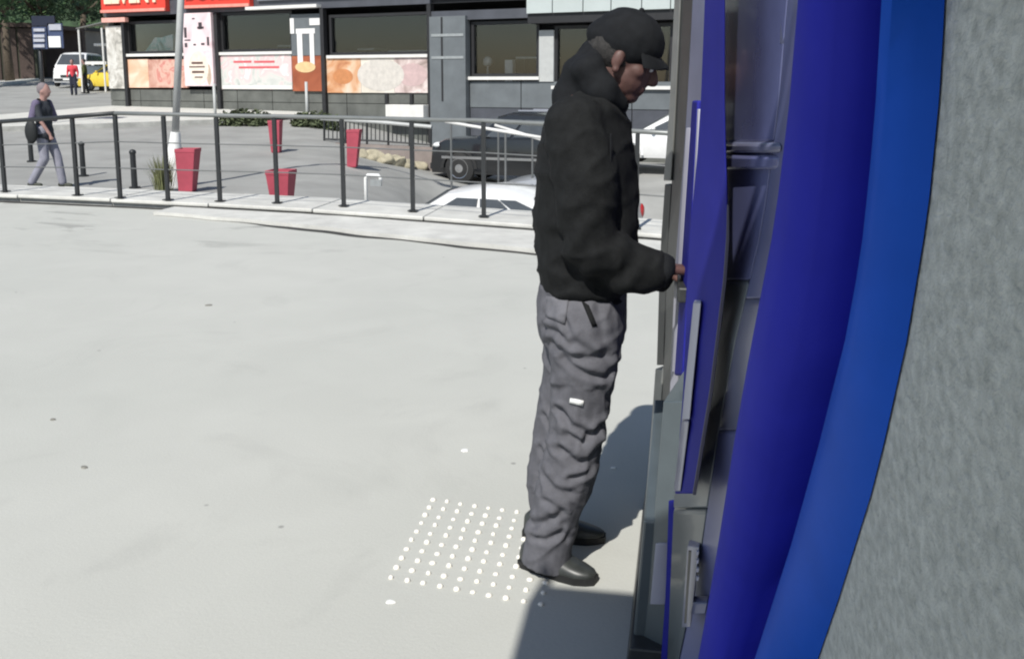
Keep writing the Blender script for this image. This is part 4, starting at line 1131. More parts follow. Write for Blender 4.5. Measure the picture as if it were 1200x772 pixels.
fn = thing('iron_fence', 'low black iron fence with a pale cap before the restaurant\'s lower wall', 'fence', tuple(ground_at(440, 190)))
fY = 23.2
def fq(px, y): return atY(px, y, fY - .003 * (px - 380))
for y in (141.5, ):
    MB().tube([fq(376, 139), fq(440, 143), fq(506, 149)], .05, 8).build('cap_rail', M_pole, fn)
MB().tube([fq(380, 163), fq(440, 165), fq(506, 170)], .025, 6).build('bottom_rail', M_black, fn)
for i in range(26):
    px = 380 + i * 5.0
    yt_ = interp([(376, 140.5), (440, 144.5), (506, 150.5)], px); yb_ = interp([(380, 163), (440, 165), (506, 170)], px)
    MB().tube([fq(px, yt_), fq(px, yb_ + (12 if i % 5 == 0 else 0))], .014 if i % 5 else .03, 6).build('picket', M_black, fn)
b = MB(); A_, B_ = fq(376, 166), fq(512, 172)
b.hexa([(A_.x, A_.y - .1, -1.6), (B_.x, B_.y - .1, -1.9), (B_.x, B_.y + .15, -1.9), (A_.x, A_.y + .15, -1.6), (A_.x, A_.y - .1, A_.z - .02), (B_.x, B_.y - .1, B_.z - .02), (B_.x, B_.y + .15, B_.z - .02), (A_.x, A_.y + .15, A_.z - .02)])
tag(b.build('garden_wall', mat('wall_dusty', (.26, .22, .20), .9, var=.2, scale=2)), 'low dusty wall carrying the black iron fence', 'wall')
M_rock = mat('rock_yellow', (.40, .36, .26), .9, var=.3, scale=4, bump=.4, bscale=8)
rlab = ['first pale rock from the left below the iron fence', 'rounded yellowish rock second from the left below the iron fence', 'small pale rock third from the left below the iron fence',
        'squat yellowish rock fourth from the left below the iron fence', 'fifth pale rock from the left, near the off-roader', 'last pale rock, right beside the black off-roader']
for i, (px, py, r) in enumerate(((424, 183, .32), (437, 186, .40), (450, 190, .33), (462, 192, .42), (476, 195, .36), (492, 197, .33))):
    q = ground_at(px, py + 1); r *= .55; b = MB(); b.ball((q.x, q.y, q.z + r * .3), (r * 1.25, r, r * .75), 14, 9)
    b.v = [tuple(Vector(v) + noise.noise_vector(Vector(v) * 5) * r * .45) for v in b.v]
    tag(b.build('rock', M_rock, auto=50), rlab[i], 'rock', 'pale rocks edging the planted strip below the fence')

# ------------------------------------------------------------------ vegetation
def leaves(mb, c, r, n, size, seed=0, flat=1.0, shell=.45):
    rnd = random.Random(seed); c = Vector(c)
    for _ in range(n):
        while True:
            d = Vector((rnd.uniform(-1, 1), rnd.uniform(-1, 1), rnd.uniform(-1, 1)))
            if .02 < d.length < 1: break
        d = d.normalized() * (shell + (1 - shell) * rnd.random() ** .7)
        p = c + Vector((d.x * r[0], d.y * r[1], d.z * r[2]))
        a = Vector((rnd.uniform(-1, 1), rnd.uniform(-1, 1), rnd.uniform(-.6, .6))).normalized(); t = a.cross(Vector((rnd.uniform(-1, 1), rnd.uniform(-1, 1), rnd.uniform(-1, 1)))).normalized()
        s = size * rnd.uniform(.6, 1.3)
        mb.add([p - a * s, p + t * s * .45, p + a * s, p - t * s * .45], [(0, 1, 2, 3)])
def tree(px, py_base, Y, h, cr, label, m, seed, n=2600, base_z=None):
    q = atY(px, 95, Y); z = street_z(q.x, Y) if base_z is None else base_z
    rnd = random.Random(seed)
    t = thing('street_tree', label, 'tree', (q.x, Y, z))
    b = MB(); th = h * .42
    pts = [Vector((q.x, Y, z - .2)), Vector((q.x + rnd.uniform(-.1, .1), Y, z + th * .5)), Vector((q.x + rnd.uniform(-.3, .3), Y, z + th))]
    b.tube(pts, [h * .030, h * .024, h * .018], 9)
    limbs = []
    for i in range(6):
        a = 2 * pi * i / 6 + rnd.uniform(-.3, .3); e = pts[2] + Vector((cos(a) * cr * .6, sin(a) * cr * .6, h * rnd.uniform(.12, .35)))
        b.tube([pts[2] - Vector((0, 0, .15)), pts[2].lerp(e, .5) + Vector((0, 0, .2)), e], [h * .013, h * .009, h * .005], 6); limbs.append(e)
    b.build('trunk', M_bark, t, smooth=True)
    lf = MB(); cc = Vector((q.x, Y, z + h * .68))
    for i in range(16):
        d = Vector((rnd.uniform(-1, 1), rnd.uniform(-1, 1), rnd.uniform(-.8, .9)))
        c = cc + Vector((d.x * cr * .75, d.y * cr * .75, d.z * h * .28)); r = cr * rnd.uniform(.32, .52)
        leaves(lf, c, (r, r, r * .75), n // 16, .20, seed * 50 + i)
    lf.build('crown', m, t)
tree(12, 95, 58, 11.0, 4.2, 'dark leafy tree at the far left, in front of the brown wall', M_leafdk, 3, 5200)
tree(52, 95, 66, 11.0, 4.2, 'dark leafy tree behind the bus stop sign', M_leaf, 5, 5200)
tree(100, 95, 74, 12.0, 4.8, 'dark leafy tree above the awning beside the restaurant corner', M_leafdk, 8, 5200)
tree(-45, 95, 50, 10.0, 4.0, 'dark leafy tree at the very edge beyond the brown wall', M_leaf, 9, 4200)
tree(128, 95, 90, 14.0, 5.5, 'tall dark tree rising behind the restaurant\'s left end', M_leafdk, 12, 5200)
kind(MB().box(-160, -20, 112, 114, 2, 30).build('wooded_hillside', M_leafdk, local=True), 'structure')
lf = MB(); rnd = random.Random(4)
for i in range(90):
    leaves(lf, (rnd.uniform(-72, -22), 109 + rnd.uniform(-2, 2), rnd.uniform(5, 20)), (4, 2.5, 3), 90, .5, 900 + i)
kind(lf.build('treeline', M_leaf, local=True), 'stuff')

def shrub(px, py, Y, r, label, m, seed, nm='shrub'):
    q = atY(px, py, Y); z = street_z(q.x, q.y)
    t = thing(nm, label, 'shrub', (q.x, q.y, z), group='low shrubs on the planted strip')
    zt_ = max(q.z, z + r * .6)
    b = MB(); b.tube([(q.x, q.y, z - .1), (q.x + .03, q.y, zt_)], [.03, .015], 6)
    for a in range(4): b.tube([(q.x, q.y, z + .1), (q.x + cos(a * 1.6) * r * .5, q.y + sin(a * 1.6) * r * .5, zt_)], [.02, .008], 5)
    b.build('stem', M_bark, t)
    l = MB(); leaves(l, (q.x, q.y, lerp(z, zt_, .75)), (r * 1.1, r, r * .8), 420, .085, seed, shell=.2); l.build('foliage', m, t)
M_shr = mat('leaf_dusty', (.09, .11, .055), .8, var=.4, scale=3)
for i, (px, py, r, lb) in enumerate(((283, 150, .42, 'low dusty shrub behind the red block left of the fence'), (303, 154, .40, 'low dusty shrub just left of the far red planter'),
                                     (356, 158, .34, 'small shrub at the foot of the thin white pole'), (372, 162, .42, 'rounded shrub at the left end of the iron fence'),
                                     (388, 168, .36, 'small shrub under the left part of the iron fence'), (268, 147, .35, 'low shrub behind the post right of the tall lamp post'))):
    shrub(px, py, 26.5, r, lb, M_shr, 60 + i)

# ------------------------------------------------------------------ street furniture
def planter(px, py, h, w, label, rz=0., lean=0.0):
    p = ground_at(px, py); z = street_z(p.x, p.y)
    t = thing('red_planter', label, 'planter', (p.x, p.y, z), rz, group='tall red planters on the street')
    b = MB(); w0, w1 = w * .36, w * .5
    rows = [[Vector((sx * ww + lean * zz, sy * ww, zz)) for sx, sy in ((-1, -1), (1, -1), (1, 1), (-1, 1))] for ww, zz in ((w0 * .9, 0), (w0, .03), (w1, h - .06), (w1 * 1.04, h - .055), (w1 * 1.04, h), (w1 * .88, h), (w1 * .86, h - .08))]
    b.loft(rows); b.build('tub', M_red, t, local=True, bevel=.008)
    b = MB(); b.box(-w1 * .85 + lean * h, w1 * .85 + lean * h, -w1 * .85, w1 * .85, h - .085, h - .075); b.build('soil', M_soil, t, local=True)
    return t
planter(220, 225, .70, .31, 'red planter beside the grey lamp post and its grass clump', .15, .06)
planter(331, 243, .53, .33, 'red planter just beyond the railing, nearest of the red planters', .05)
planter(324, 179, .72, .26, 'slim red planter beyond, half hidden by a railing post', .1)
planter(413, 196, .80, .27, 'leaning red planter before the iron fence', .1, .08)

p = ground_at(203, 219); lz = street_z(p.x, p.y)
lp = thing('lamp_post', 'tall pale grey lamp post rising in front of the red signs', 'lamp post', (p.x, p.y, lz))
tp_ = atY(212, 0, p.y)
b = MB(); dirv = Vector((tp_.x - p.x, 0, tp_.z - lz)); dirv = dirv / dirv.z
b.tube([Vector((p.x, p.y, lz)) + dirv * hh for hh in (.9, 3.0, 7.0)], [.060, .056, .045], 14); b.build('shaft', M_pole, lp, smooth=True)
b = MB(); b.tube([Vector((p.x, p.y, lz)) + dirv * hh for hh in (-.1, .55, .72, .92)], [.14, .13, .10, .078], 14); b.build('base_sleeve', M_white, lp, auto=40)
b = MB(); e = Vector((p.x, p.y, lz)) + dirv * 6.95; b.tube([e, e + Vector((.3, -.1, .25)), e + Vector((1.1, -.3, .35))], .035, 8); b.build('arm', M_pole, lp, smooth=True)
b = MB(); b.ball(e + Vector((1.35, -.36, .33)), (.34, .12, .07), 12, 8); b.build('lamp_head', M_steel, lp, smooth=True)
g = thing('grass_clump', 'clump of dry green grass at the foot of the lamp post', 'grass clump', (p.x + .26, p.y - .75, street_z(p.x + .26, p.y - .75)))
b = MB(); rnd = random.Random(3)
for i in range(170):
    a = rnd.uniform(0, 2 * pi); r0 = rnd.uniform(0, .14); L_ = rnd.uniform(.35, .68); sp_ = rnd.uniform(.05, .26)
    o0 = Vector((cos(a) * r0, sin(a) * r0, -.02)); wv = Vector((-sin(a), cos(a), 0)) * .009
    o1 = o0 + Vector((cos(a) * sp_ * .4, sin(a) * sp_ * .4, L_ * .6)); o2 = o0 + Vector((cos(a) * sp_, sin(a) * sp_, L_))
    b.add([o0 - wv, o0 + wv, o1 + wv * .8, o1 - wv * .8, o2], [(0, 1, 2, 3), (3, 2, 4)])
kind(b.build('blades', mat('grass_dry', (.15, .16, .07), .8, var=.4, scale=8), g, local=True), 'stuff')

for (px, y0, y1, lb) in ((251, 108, 138, 'thin pale pole standing on the pavement under the tall pink panel'), (359, 106, 172, 'thin white pole by the rounded shrubs left of the iron fence')):
    Yp = 27.0; q1 = atY(px, y0, Yp); zz = street_z(q1.x, Yp)
    tag(MB().tube([(q1.x, Yp, zz - .1), (q1.x, Yp, q1.z + .25)], .045, 8).build('thin_pole', M_pole, smooth=True), lb, 'pole')

bl = [(98, 207, 'dark bollard standing on the road behind the walking person'), (158, 221, 'dark bollard on the road left of the lamp post'), (37, 190, 'dark bollard behind the walking person\'s bag')]
first = None
for px, py, lb in bl:
    p = ground_at(px, py); z = street_z(p.x, p.y)
    if first is None:
        first = thing('bollard', lb, 'bollard', (p.x, p.y, z), group='dark bollards on the road')
        MB().tube([(0, 0, -.05), (0, 0, .60)], [.05, .045], 10).build('shaft', M_black, first, local=True, auto=40)
        MB().ball((0, 0, .60), (.058, .058, .05), 10, 7).build('cap', M_black, first, local=True, smooth=True)
        MB().tube([(0, 0, -.02), (0, 0, .03)], .09, 10).build('foot', M_black, first, local=True, auto=40)
    else: dup(first, (p.x, p.y, z), None, lb)

# small white hoop barrier
p = ground_at(436, 243); z = street_z(p.x, p.y)
hp = thing('hoop_barrier', 'small white metal hoop barrier on the road beyond the railing', 'barrier', (p.x, p.y, z))
MB().tube([(-.09, 0, -.1), (-.09, 0, .44), (-.06, 0, .48), (.10, .03, .48), (.13, .03, .44), (.13, .03, .36)], .028, 8).build('hoop', M_white, hp, local=True, smooth=True)
MB().box(-.02, .15, .0, .035, .32, .42).build('plate', M_steel, hp, local=True)

# bus stop sign
p = ground_at(46, 150); Yb = p.y; z = street_z(p.x, Yb)
q0 = atY(47, 60, Yb)
bs = thing('bus_stop_sign', 'dark bus stop pole with blue and white timetable boards', 'sign', (q0.x, Yb, z))
MB().tube([(q0.x, Yb, z - .1), (q0.x, Yb, atY(47, 20, Yb).z)], .055, 10).build('pole', M_black, bs, smooth=True)
def bsb(name, x0, x1, y0, y1, m, parent=bs, d=.0):
    a, c = atY(x0, y1, Yb), atY(x1, y0, Yb)
    return MB().box(a.x, c.x, Yb - .10 - d, Yb - .065 - d + (.0), a.z, c.z).build(name, m, parent)
bsb('cap_board', 40, 66, 19, 31, mat('board_navy', (.012, .016, .035), .5))
b1 = bsb('timetable', 42, 56.5, 32, 58, mat('board_blue', (.05, .07, .14), .5))
for yy in (34, 41, 46, 52.5): bsb('strip', 43, 55.5, yy, yy + 3.6, mat('strip_grey', (.42, .43, .48), .6), b1, .04)
b2 = bsb('timetable', 60, 75, 28, 57, MATS['board_blue'])
bsb('strip', 61, 74.5, 29, 36, MATS['strip_grey'], b2, .04); bsb('strip', 61, 74, 43, 56, M_white, b2, .04)
MB().box(atY(56, 40, Yb).x, atY(61, 40, Yb).x, Yb - .05, Yb + .02, atY(56, 52, Yb).z, atY(56, 34, Yb).z).build('bracket', M_black, bs)

# ------------------------------------------------------------------ far left: brown wall, pale house, awning, umbrellas
q0, q1 = atY(-140, 95, 56), atY(44, 95, 62)
bw = thing('brown_building', 'shaded brown building with upright slats at the far left', 'building', (q0.x, 59, 1))
Wn = 9
for i in range(Wn):
    a = q0.lerp(q1, i / Wn); c = q0.lerp(q1, (i + .86) / Wn); d_ = q0.lerp(q1, (i + 1) / Wn)
    MB().hexa([(a.x, a.y, 0), (c.x, c.y, 0), (c.x, c.y + .3, 0), (a.x, a.y + .3, 0), (a.x, a.y, 5.2), (c.x, c.y, 5.2), (c.x, c.y + .3, 5.2), (a.x, a.y + .3, 5.2)]).build('wall_panel', mat('brown_panel', (.085, .06, .05), .8, var=.3, scale=1), bw)
    MB().hexa([(c.x, c.y + .1, 0), (d_.x, d_.y + .1, 0), (d_.x, d_.y + .4, 0), (c.x, c.y + .4, 0), (c.x, c.y + .1, 5.3), (d_.x, d_.y + .1, 5.3), (d_.x, d_.y + .4, 5.3), (c.x, c.y + .4, 5.3)]).build('wall_strip', mat('olive_strip', (.05, .055, .035), .8), bw)
MB().hexa([(q0.x, q0.y - .3, 5.3), (q1.x, q1.y - .3, 5.3), (q1.x, q1.y + 6, 5.3), (q0.x, q0.y + 6, 5.3), (q0.x, q0.y - .3, 5.6), (q1.x, q1.y - .3, 5.6), (q1.x, q1.y + 6, 5.6), (q0.x, q0.y + 6, 5.6)]).build('roof', MATS['brown_panel'], bw)
MB().hexa([(q0.x, q0.y + 5.7, 0), (q1.x, q1.y + 5.7, 0), (q1.x, q1.y + 6, 0), (q0.x, q0.y + 6, 0), (q0.x, q0.y + 5.7, 5.3), (q1.x, q1.y + 5.7, 5.3), (q1.x, q1.y + 6, 5.3), (q0.x, q0.y + 6, 5.3)]).build('wall', MATS['brown_panel'], bw)
b = MB(); r0 = []; r1 = []; r2 = []
for i in range(16):
    Yk = lerp(42, 60, i / 15); x = atY(lerp(-40, 46, i / 15), 95, Yk).x
    zz = street_z(x, Yk); r0.append(Vector((x - 3.5, Yk + 3, zz + .16))); r1.append(Vector((x, Yk, zz + .16))); r2.append(Vector((x + .05, Yk - .05, zz - .2)))
b.loft([r0, r1, r2], closed=False); kind(b.build('pavement', M_pave, local=True), 'structure')
q = atY(94, 95, 72); hs = thing('pale_house', 'pale beige house between the trees behind the van', 'house', (q.x, 75, 2))
xa_, xb_ = atY(77, 95, 72).x, atY(104, 95, 72).x
MB().box(xa_, xb_, 72, 78, 1.5, 5.6).build('wall', mat('house_beige', (.26, .235, .205), .85, var=.12, scale=1), hs)
MB().box(xa_ - .3, xb_ + .3, 71.7, 78.3, 5.6, 5.85).build('roof', M_dark, hs)
for k_ in range(2):
    x = lerp(xa_, xb_, .28 + .44 * k_); w = MB().box(x - .28, x + .28, 71.95, 72.05, 3.0, 4.4).build('window', M_dark, hs)
q = atY(118, 95, 46)
xa_, xb_ = atY(104, 95, 46).x, atY(134, 95, 46).x
ks = thing('awning_stall', 'dark stall with sloping grey awning beside the restaurant corner', 'stall', (q.x, 47, street_z(q.x, 47)))
zA = atY(118, 34, 46).z; zB = atY(118, 24, 46).z
MB().hexa([(xa_, 45.2, zA - .05), (xb_, 45.2, zA + .25), (xb_, 49, zB + .2), (xa_, 49, zB), (xa_, 45.2, zA), (xb_, 45.2, zA + .30), (xb_, 49, zB + .25), (xa_, 49, zB + .05)]).build('awning_sheet', mat('awning_grey', (.16, .165, .16), .7), ks)
for x in (xa_ + .08, xb_ - .08):
    MB().tube([(x, 45.3, street_z(x, 45) - .1), (x, 45.3, zA + .0)], .05, 8).build('post', M_sill, ks)
MB().box(xa_, xb_, 48.7, 48.9, .8, zB).build('back_panel', M_dark, ks)
MB().box(xa_ + .3, xb_ - .3, 46.4, 47.1, 1.0, 2.1).build('counter', M_clad, ks)
MB().box(xa_ + .3, xb_ - .5, 46.2, 46.45, atY(118, 54, 46).z, atY(118, 51, 46).z).build('shelf', M_sill, ks)
MB().box(xa_ + .1, xb_ - .1, 45.5, 45.7, atY(118, 76, 46).z, atY(118, 72.5, 46).z).build('shelf', M_sill, ks)

# ------------------------------------------------------------------ the man at the machine
MY = 2.84
mp0 = atZ(652, 672, 0)
man = thing('person', 'person in dark hooded jacket, cap and grey trousers using the cash machine', 'person', (mp0.x, MY, 0))
MX = mp0.x
def M_(px, py, b=0.0):
    """picture point on the man's plane, b metres beyond it (away from the camera), as local coordinates"""
    q = atY(px, py, MY + b); return Vector((q.x - MX, b, q.z))
def mbuild(mb, name, m, vox, it=4, parent=man):
    o = mb.build(name, m, parent, local=True)
    return fuse(o, vox, it)
NB = -.10      # near side offset of limbs
FBk = .13      # far side

# --- body: head with face, neck, torso, arms, hands with fingers, legs
hc = M_(733, 66); tilt = Matrix.Rotation(radians(24), 3, 'Y')     # head bowed to the keypad
def H(x, y, z): return hc + tilt @ Vector((x, y, z))
b = MB()
b.ball(H(-.012, 0, .028), (.100, .077, .098), 18, 14, tilt)          # cranium
b.ball(H(.030, 0, -.045), (.066, .060, .078), 16, 12, tilt)          # face
b.ball(H(.052, 0, -.100), (.036, .036, .026), 12, 10, tilt)          # chin
b.ball(H(.020, 0, -.085), (.056, .054, .034), 12, 10, tilt)          # jaw
b.capsule(H(.088, 0, .000), H(.108, 0, -.036), .011, .015, 8)        # nose bridge
b.ball(H(.104, 0, -.040), (.016, .018, .012), 8, 8, tilt)            # nose tip
b.capsule(H(.082, -.034, .014), H(.086, .034, .014), .012, .012, 8)  # brow
b.capsule(H(.088, -.018, -.068), H(.088, .018, -.068), .008, .008, 8)
b.capsule(H(.085, -.016, -.079), H(.085, .016, -.079), .009, .009, 8)
for s in (-1, 1):
    b.ball(H(.048, s * .050, -.025), (.028, .014, .022), 10, 8, tilt)
    b.ball(H(.080, s * .030, -.004), (.010, .013, .009), 8, 8, tilt)
    b.ball(H(-.012, s * .080, -.018), (.019, .009, .029), 10, 8, tilt)
    b.ball(H(-.006, s * .080, -.046), (.013, .010, .012), 8, 6, tilt)
b.capsule(H(-.02, 0, -.05), M_(702, 132), .056, .058)
b.chain([M_(690, 140), M_(682, 240), M_(680, 322)], [.11, .115, .105], 14)
near_el, near_wr = M_(692, 292, NB - .10), M_(778, 315, NB - .035)
far_el, far_wr = M_(705, 290, .26), M_(782, 318, .14)
b.capsule(M_(676, 148, -.15), M_(676, 148, .19), .052, .052)
b.chain([M_(672, 140, -.17), near_el, near_wr], [.055, .042, .031])
b.chain([M_(676, 140, .21), far_el, far_wr], [.055, .042, .031])
for h_, k_, a_ in ((M_(678, 360, NB), M_(686, 480, NB), M_(645, 638, NB)), (M_(680, 360, FBk), M_(690, 480, FBk), M_(655, 625, FBk))):
    b.chain([h_, k_, a_], [.072, .055, .040])
def hand(w, out, side):
    """palm, four unequal bent fingers and a thumb off the side of the palm, reaching forward"""
    f = Vector(out).normalized(); up = Vector((0, 0, 1)); sd = f.cross(up).normalized() * side; up = sd.cross(f).normalized() * side
    if up.z < 0: up = -up
    pk = w + f * .055
    for q in range(4): b.capsule(w + sd * (.010 * (q - 1.5)), w + f * .085 + sd * (.0195 * (q - 1.5)), .016, .0125, 8)
    for q, L_ in enumerate((.070, .080, .076, .060)):
        k0_ = w + f * .085 + sd * (.0205 * (q - 1.5)); k1_ = k0_ + f * L_ * .5 - up * L_ * .12; k2_ = k1_ + f * L_ * .30 - up * L_ * .32; k3_ = k2_ + f * L_ * .10 - up * L_ * .26
        b.capsule(k0_, k1_, .0098, .0090, 8); b.capsule(k1_, k2_, .0090, .0080, 8); b.capsule(k2_, k3_, .0080, .0070, 8)
    t0 = w + f * .030 - sd * .026; t1 = w + f * .065 - sd * .046 - up * .008; t2 = w + f * .092 - sd * .046 - up * .016
    b.capsule(t0, t1, .0125, .0105, 8); b.capsule(t1, t2, .0105, .0085, 8)
hand(near_wr, M_(806, 316, NB + .01) - near_wr, 1)
hand(far_wr, M_(806, 322, .10) - far_wr, -1)
body = mbuild(b, 'body', M_skin, .0052, 3)

# --- eyes
for s in (-1, 1):
    MB().ball(H(.086, s * .030, -.006), .0075, 10, 8).build('eye', M_white, man, local=True, smooth=True)
# --- hair under the cap, grey at the temple
b = MB()
b.ball(H(-.030, 0, .012), (.094, .081, .082), 16, 12, tilt)
b.ball(H(-.070, 0, -.045), (.042, .060, .050), 12, 10, tilt)
hair = mbuild(b, 'hair', M_hair, .006, 2)
displace(hair, lambda c, n_: .003 * noise.noise(c * 60))

# --- cap: crown, band and bill
b = MB()
b.ball(H(-.010, 0, .046), (.110, .091, .091), 20, 14, tilt)
b.capsule(H(-.075, 0, .03), H(.02, 0, .045), .062, .055)
cap = b.build('cap', M_cap, man, local=True); fuse(cap, .006, 4)
displace(cap, lambda c, n_: .0035 * noise.noise(c * 22))
rows = []
for i in range(9):
    t = i / 8; a = lerp(-1.15, 1.15, t)
    inner = Vector((.078 * cos(a) + .012, .082 * sin(a), .040 - .012 * abs(sin(a))))
    outer = Vector((.078 * cos(a) + .012 + .085 * cos(a) ** .8 * .48, .088 * sin(a), .022 - .030 * abs(sin(a)) ** 1.5))
    rows.append([H(*inner), H(*outer), H(*(outer - Vector((0, 0, .006)))), H(*(inner - Vector((0, 0, .008))))])
MB().loft(rows).build('bill', M_cap, cap, local=True, auto=50)
MB().ball(H(-.012, 0, .137), .009, 10, 8).build('button', M_cap, cap, local=True, smooth=True)

# --- jacket
def ring(px0, px1, py, rb, b=0.02, k=20, dz=0.0, pw=.85):
    l, r = M_(px0, py), M_(px1, py); c = (l + r) / 2; ra = (r - l).length / 2
    out = []
    for i in range(k):
        a = 2 * pi * i / k; ca, sa = cos(a), sin(a)
        x = ra * math.copysign(abs(ca) ** pw, ca); y = rb * math.copysign(abs(sa) ** pw, sa)
        out.append(Vector((c.x + x, b + y, c.z + dz * ca)))
    return out
b = MB()
b.loft([ring(683, 716, 96, .085), ring(664, 726, 112, .14), ring(648, 733, 126, .195), ring(636, 740, 155, .222), ring(627, 746, 200, .23), ring(626, 749, 250, .225),
        ring(630, 748, 300, .215), ring(634, 742, 330, .205), ring(636, 736, 345, .20, dz=-.012)])
b.chain([M_(674, 148, -.155), M_(688, 225, -.20), near_el, M_(766, 314, NB - .04)], [.094, .090, .078, .054], 14)
b.chain([M_(686, 150, .20), M_(702, 225, .245), far_el, M_(768, 320, .15)], [.090, .086, .076, .046], 14)
b.capsule(M_(730, 318, NB - .07), M_(764, 322, NB - .04), .066, .054)
jk = mbuild(b, 'jacket', M_jacket, .009, 6)
def jfold(c, n_):
    d = .007 * noise.noise(Vector((c.x * 6, c.y * 6, c.z * 9))) + .008 * ((1 - min(1.0, abs(noise.noise(Vector((c.x * 6 + c.z * 5, c.y * 4, c.z * 9 - c.x * 4)))) * 2.6)) ** 2 - .35) + .003 * noise.noise(Vector((c.x * 16 + c.z * 10, c.y * 9, c.z * 20)))
    el = (c - near_el).length
    if el < .22: d += .009 * sin(60 * (c.x * .8 - c.z * .7) + 3 * noise.noise(c * 8)) * (1 - el / .22)
    hem = c.z - M_(0, 325).z
    if abs(hem) < .10: d += -.012 * math.exp(-((hem - .025) / .016) ** 2)
    return d
displace(jk, jfold)
for w_, e_ in ((M_(766, 314, NB - .04), near_el), (M_(768, 320, .15), far_el)):
    dv = (w_ - e_).normalized()
    MB().tube([w_ + dv * .010, w_ + dv * .030, w_ + dv * .046], [.052, .051, .047], 16).build('cuff', M_cap, jk, local=True, smooth=True)
# hood lying bunched behind the neck and round the jaw
b = MB()
b.chain([M_(700, 66, 0), M_(686, 92, 0), M_(672, 118, 0)], [.055, .075, .07], 14)
for s in (-1, 1):
    b.chain([M_(690, 85, s * .07 + .01), M_(706, 108, s * .085 + .01), M_(722, 122, s * .05 + .01)], [.055, .052, .036], 12)
b.capsule(M_(718, 126, -.04), M_(718, 126, .06), .036, .036)
hood = b.build('hood', M_cap, jk, local=True); fuse(hood, .009, 4)
displace(hood, lambda c, n_: .010 * noise.noise(Vector((c.x * 14, c.y * 10, c.z * 18))))
MB().capsule(M_(716, 158, -.215), M_(714, 268, -.235), .003, .003, 6).build('seam', M_cap, jk, local=True)

# --- trousers
b = MB()
b.loft([ring(632, 735, 330, .175), ring(628, 736, 352, .185), ring(629, 735, 378, .185), ring(634, 732, 400, .175)])
b.chain([M_(684, 378, NB + .01), M_(684, 430, NB), M_(681, 478, NB), M_(674, 522, NB)], [.122, .104, .090, .086], 14)
b.chain([M_(674, 522, NB), M_(661, 570, NB), M_(650, 606, NB)], [.086, .085, .078], 14)
b.chain([M_(678, 378, FBk), M_(672, 440, FBk), M_(655, 495, FBk), M_(643, 560, FBk), M_(644, 590, FBk)], [.120, .104, .084, .076, .070], 14)
b.loft([ring(624, 684, 596, .076, NB, dz=0, pw=1), ring(619, 676, 624, .074, NB, pw=1), ring(617, 671, 643, .072, NB, dz=-.016, pw=1)])
b.loft([ring(622, 676, 580, .070, FBk, pw=1), ring(618, 672, 612, .072, FBk, pw=1), ring(617, 672, 630, .074, FBk, dz=-.01, pw=1)])
tr_ = mbuild(b, 'trousers', M_trouser, .0058, 6)
FOLDS = [([(661, 372), (675, 390), (690, 404)], .013, .011), ([(637, 387), (655, 389), (674, 399)], .013, .012), ([(647, 404), (674, 415), (706, 413)], .015, .014),
         ([(664, 418), (690, 433), (708, 438), (720, 431)], .013, .010), ([(652, 456), (668, 446)], .008, .014), ([(700, 452), (712, 470)], .008, .012),
         ([(657, 478), (668, 495), (691, 505)], .018, .011), ([(665, 505), (684, 516), (714, 497)], .017, .012),
         ([(655, 522), (676, 539), (692, 541), (711, 524)], .018, .013), ([(672, 556), (690, 553), (704, 541)], .013, .010),
         ([(636, 560), (652, 572), (672, 574)], .012, .013), ([(662, 592), (640, 586)], .009, .010),
         ([(620, 618), (640, 610), (660, 596)], .014, .011), ([(658, 622), (640, 631), (622, 630)], .012, .010), ([(660, 600), (667, 632)], .007, .012),
         ([(640, 352), (650, 385), (641, 420)], .006, .014), ([(702, 350), (708, 400), (712, 440)], .006, .012), ([(626, 515), (638, 533)], .012, .010), ([(620, 556), (634, 577)], .010, .010)]
FOLDS = [([M_(x, y, NB - .06) for x, y in pts], a_, w_) for pts, a_, w_ in FOLDS]
def seg_dist(px_, pz_, a, b_):
    dx, dz = b_.x - a.x, b_.z - a.z; L2 = dx * dx + dz * dz + 1e-9
    t = max(0.0, min(1.0, ((px_ - a.x) * dx + (pz_ - a.z) * dz) / L2))
    ex, ez = px_ - a.x - dx * t, pz_ - a.z - dz * t
    return sqrt(ex * ex + ez * ez), ez
def tfold(c, n_):
    d = .007 * noise.noise(Vector((c.x * 6, c.y * 6, c.z * 4))) + .005 * ((1 - min(1.0, abs(noise.noise(Vector((c.x * 7 + c.z * 6, c.y * 6, c.z * 8 - c.x * 7)))) * 3.0)) ** 2 - .3) + .002 * noise.noise(c * 26)
    if n_.y > .55: return d
    jx, jz = .012 * noise.noise(c * 9), .012 * noise.noise(c * 9 + Vector((5, 5, 5)))
    near = min(1.0, max(.25, .55 - n_.y))
    for pts, a_, w_ in FOLDS:
        if abs(pts[0].z - c.z) > .22: continue
        best, side = 9, 0
        for a, b_ in zip(pts, pts[1:]):
            q, e = seg_dist(c.x + jx, c.z + jz, a, b_)
            if q < best: best, side = q, e
        if best < .08:
            d -= .68 * a_ * near * math.exp(-(best / w_) ** 2)
            d += a_ * .46 * near * math.exp(-((best - 1.9 * w_) / (1.1 * w_)) ** 2) * (1.0 if side > 0 else .45)
    return d
displace(tr_, tfold)
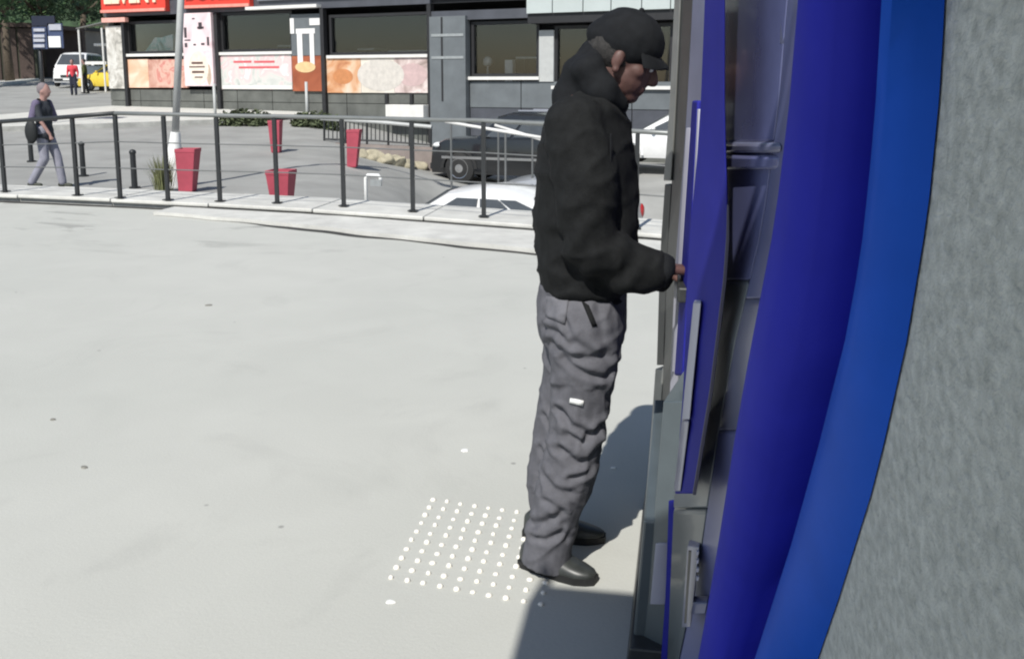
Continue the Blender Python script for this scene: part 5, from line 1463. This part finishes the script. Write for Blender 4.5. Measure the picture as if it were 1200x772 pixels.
# patch pocket with flap, pale tag, belt glimpse
def cling(name, corners, m, lift=.006, parent=tr_, nx_=8, ny_=6, th=.005):
    """a cloth patch laid on the trousers' near side: corners as picture points"""
    dg = bpy.context.evaluated_depsgraph_get(); dg.update()
    A, B, C_, D = corners; g = []
    for j in range(ny_ + 1):
        for i in range(nx_ + 1):
            u, v = i / nx_, j / ny_
            x = lerp(lerp(A[0], B[0], u), lerp(D[0], C_[0], u), v); y = lerp(lerp(A[1], B[1], u), lerp(D[1], C_[1], u), v)
            o3 = M_(x, y, -.6); d3 = (M_(x, y, .0) - o3).normalized()
            ok, loc, nrm, _ = tr_.ray_cast(o3, d3)
            if not ok: loc = M_(x, y, -.12)
            g.append(loc - d3 * lift)
    n1 = nx_ + 1; back = [p + Vector((0, th + lift, 0)) for p in g]
    mb = MB(); fs = []
    K = len(g)
    for j in range(ny_):
        for i in range(nx_):
            a = j * n1 + i; fs.append((a, a + 1, a + n1 + 1, a + n1)); fs.append((K + a, K + a + n1, K + a + n1 + 1, K + a + 1))
    per = [i for i in range(n1)] + [j * n1 + nx_ for j in range(1, ny_ + 1)] + [ny_ * n1 + i for i in range(nx_ - 1, -1, -1)] + [j * n1 for j in range(ny_ - 1, 0, -1)]
    for a, c in zip(per, per[1:] + per[:1]): fs.append((a, K + a, K + c, c))
    mb.add(g + back, fs)
    return mb.build(name, m, parent, local=True, smooth=True)
pk = cling('pocket_flap', [(640, 347), (666, 351), (662, 380), (639, 371)], mat('flap_cloth', (.142, .142, .158), .85, var=.12, scale=25, bump=.2, bscale=260, spec=.2))
cling('cloth_tag', [(668, 467), (684, 470), (683, 476), (667, 472)], M_white, .007, nx_=3, ny_=2)
cling('pocket_welt', [(681, 352), (690, 358), (700, 382), (694, 383)], M_jacket, .004, nx_=2, ny_=5)

# --- shoes
def shoe(heel, toe, b0, nm='shoe'):
    hpt, tpt = heel, toe
    f = (tpt - hpt); f.z = 0; L_ = f.length; f.normalize(); sd = Vector((-f.y, f.x, 0))
    def Q(x, y, z): return Vector((hpt.x, hpt.y, 0)) + f * x * L_ + sd * y + Vector((0, 0, z))
    st_ = [(0.0, .024, .070), (.06, .034, .085), (.22, .038, .090), (.42, .041, .080), (.60, .046, .062), (.80, .044, .048), (.94, .030, .040), (1.0, .014, .034)]
    rows = []
    for x, w, h in st_:
        rows.append([Q(x, -w, .022), Q(x, -w * 1.02, .022 + (h - .022) * .45), Q(x, -w * .6, h * .95), Q(x, 0, h), Q(x, w * .6, h * .95), Q(x, w * 1.02, .022 + (h - .022) * .45), Q(x, w, .022)])
    u = MB().loft(rows).build(nm, M_shoe, man, local=True, auto=60)
    rows = [[Q(x, -w * 1.08, .0), Q(x, -w * 1.10, .022), Q(x, w * 1.10, .022), Q(x, w * 1.08, .0)] for x, w, h in [(-.02, .026, 0)] + st_[1:-1] + [(1.02, .016, 0)]]
    MB().loft(rows).build('sole', M_sole, u, local=True)
    for k in range(3):
        x = .44 + .07 * k; MB().capsule(Q(x, -.022, lerp(.080, .066, k / 2)), Q(x, .022, lerp(.080, .066, k / 2)), .0035, .0035, 6).build('lace', M_sole, u, local=True)
hl_ = atZ(613, 659, 0); tl_ = atZ(697, 683, 0)
loc = Vector((MX, MY, 0))
shoe(hl_ - loc, tl_ - loc, 0)
h2 = M_(630, 640, .13); t2 = M_(700, 640, .12)
h2.x -= .065
shoe(Vector((h2.x + .02, .14, 0)), Vector((h2.x + .29, .13, 0)), 0)
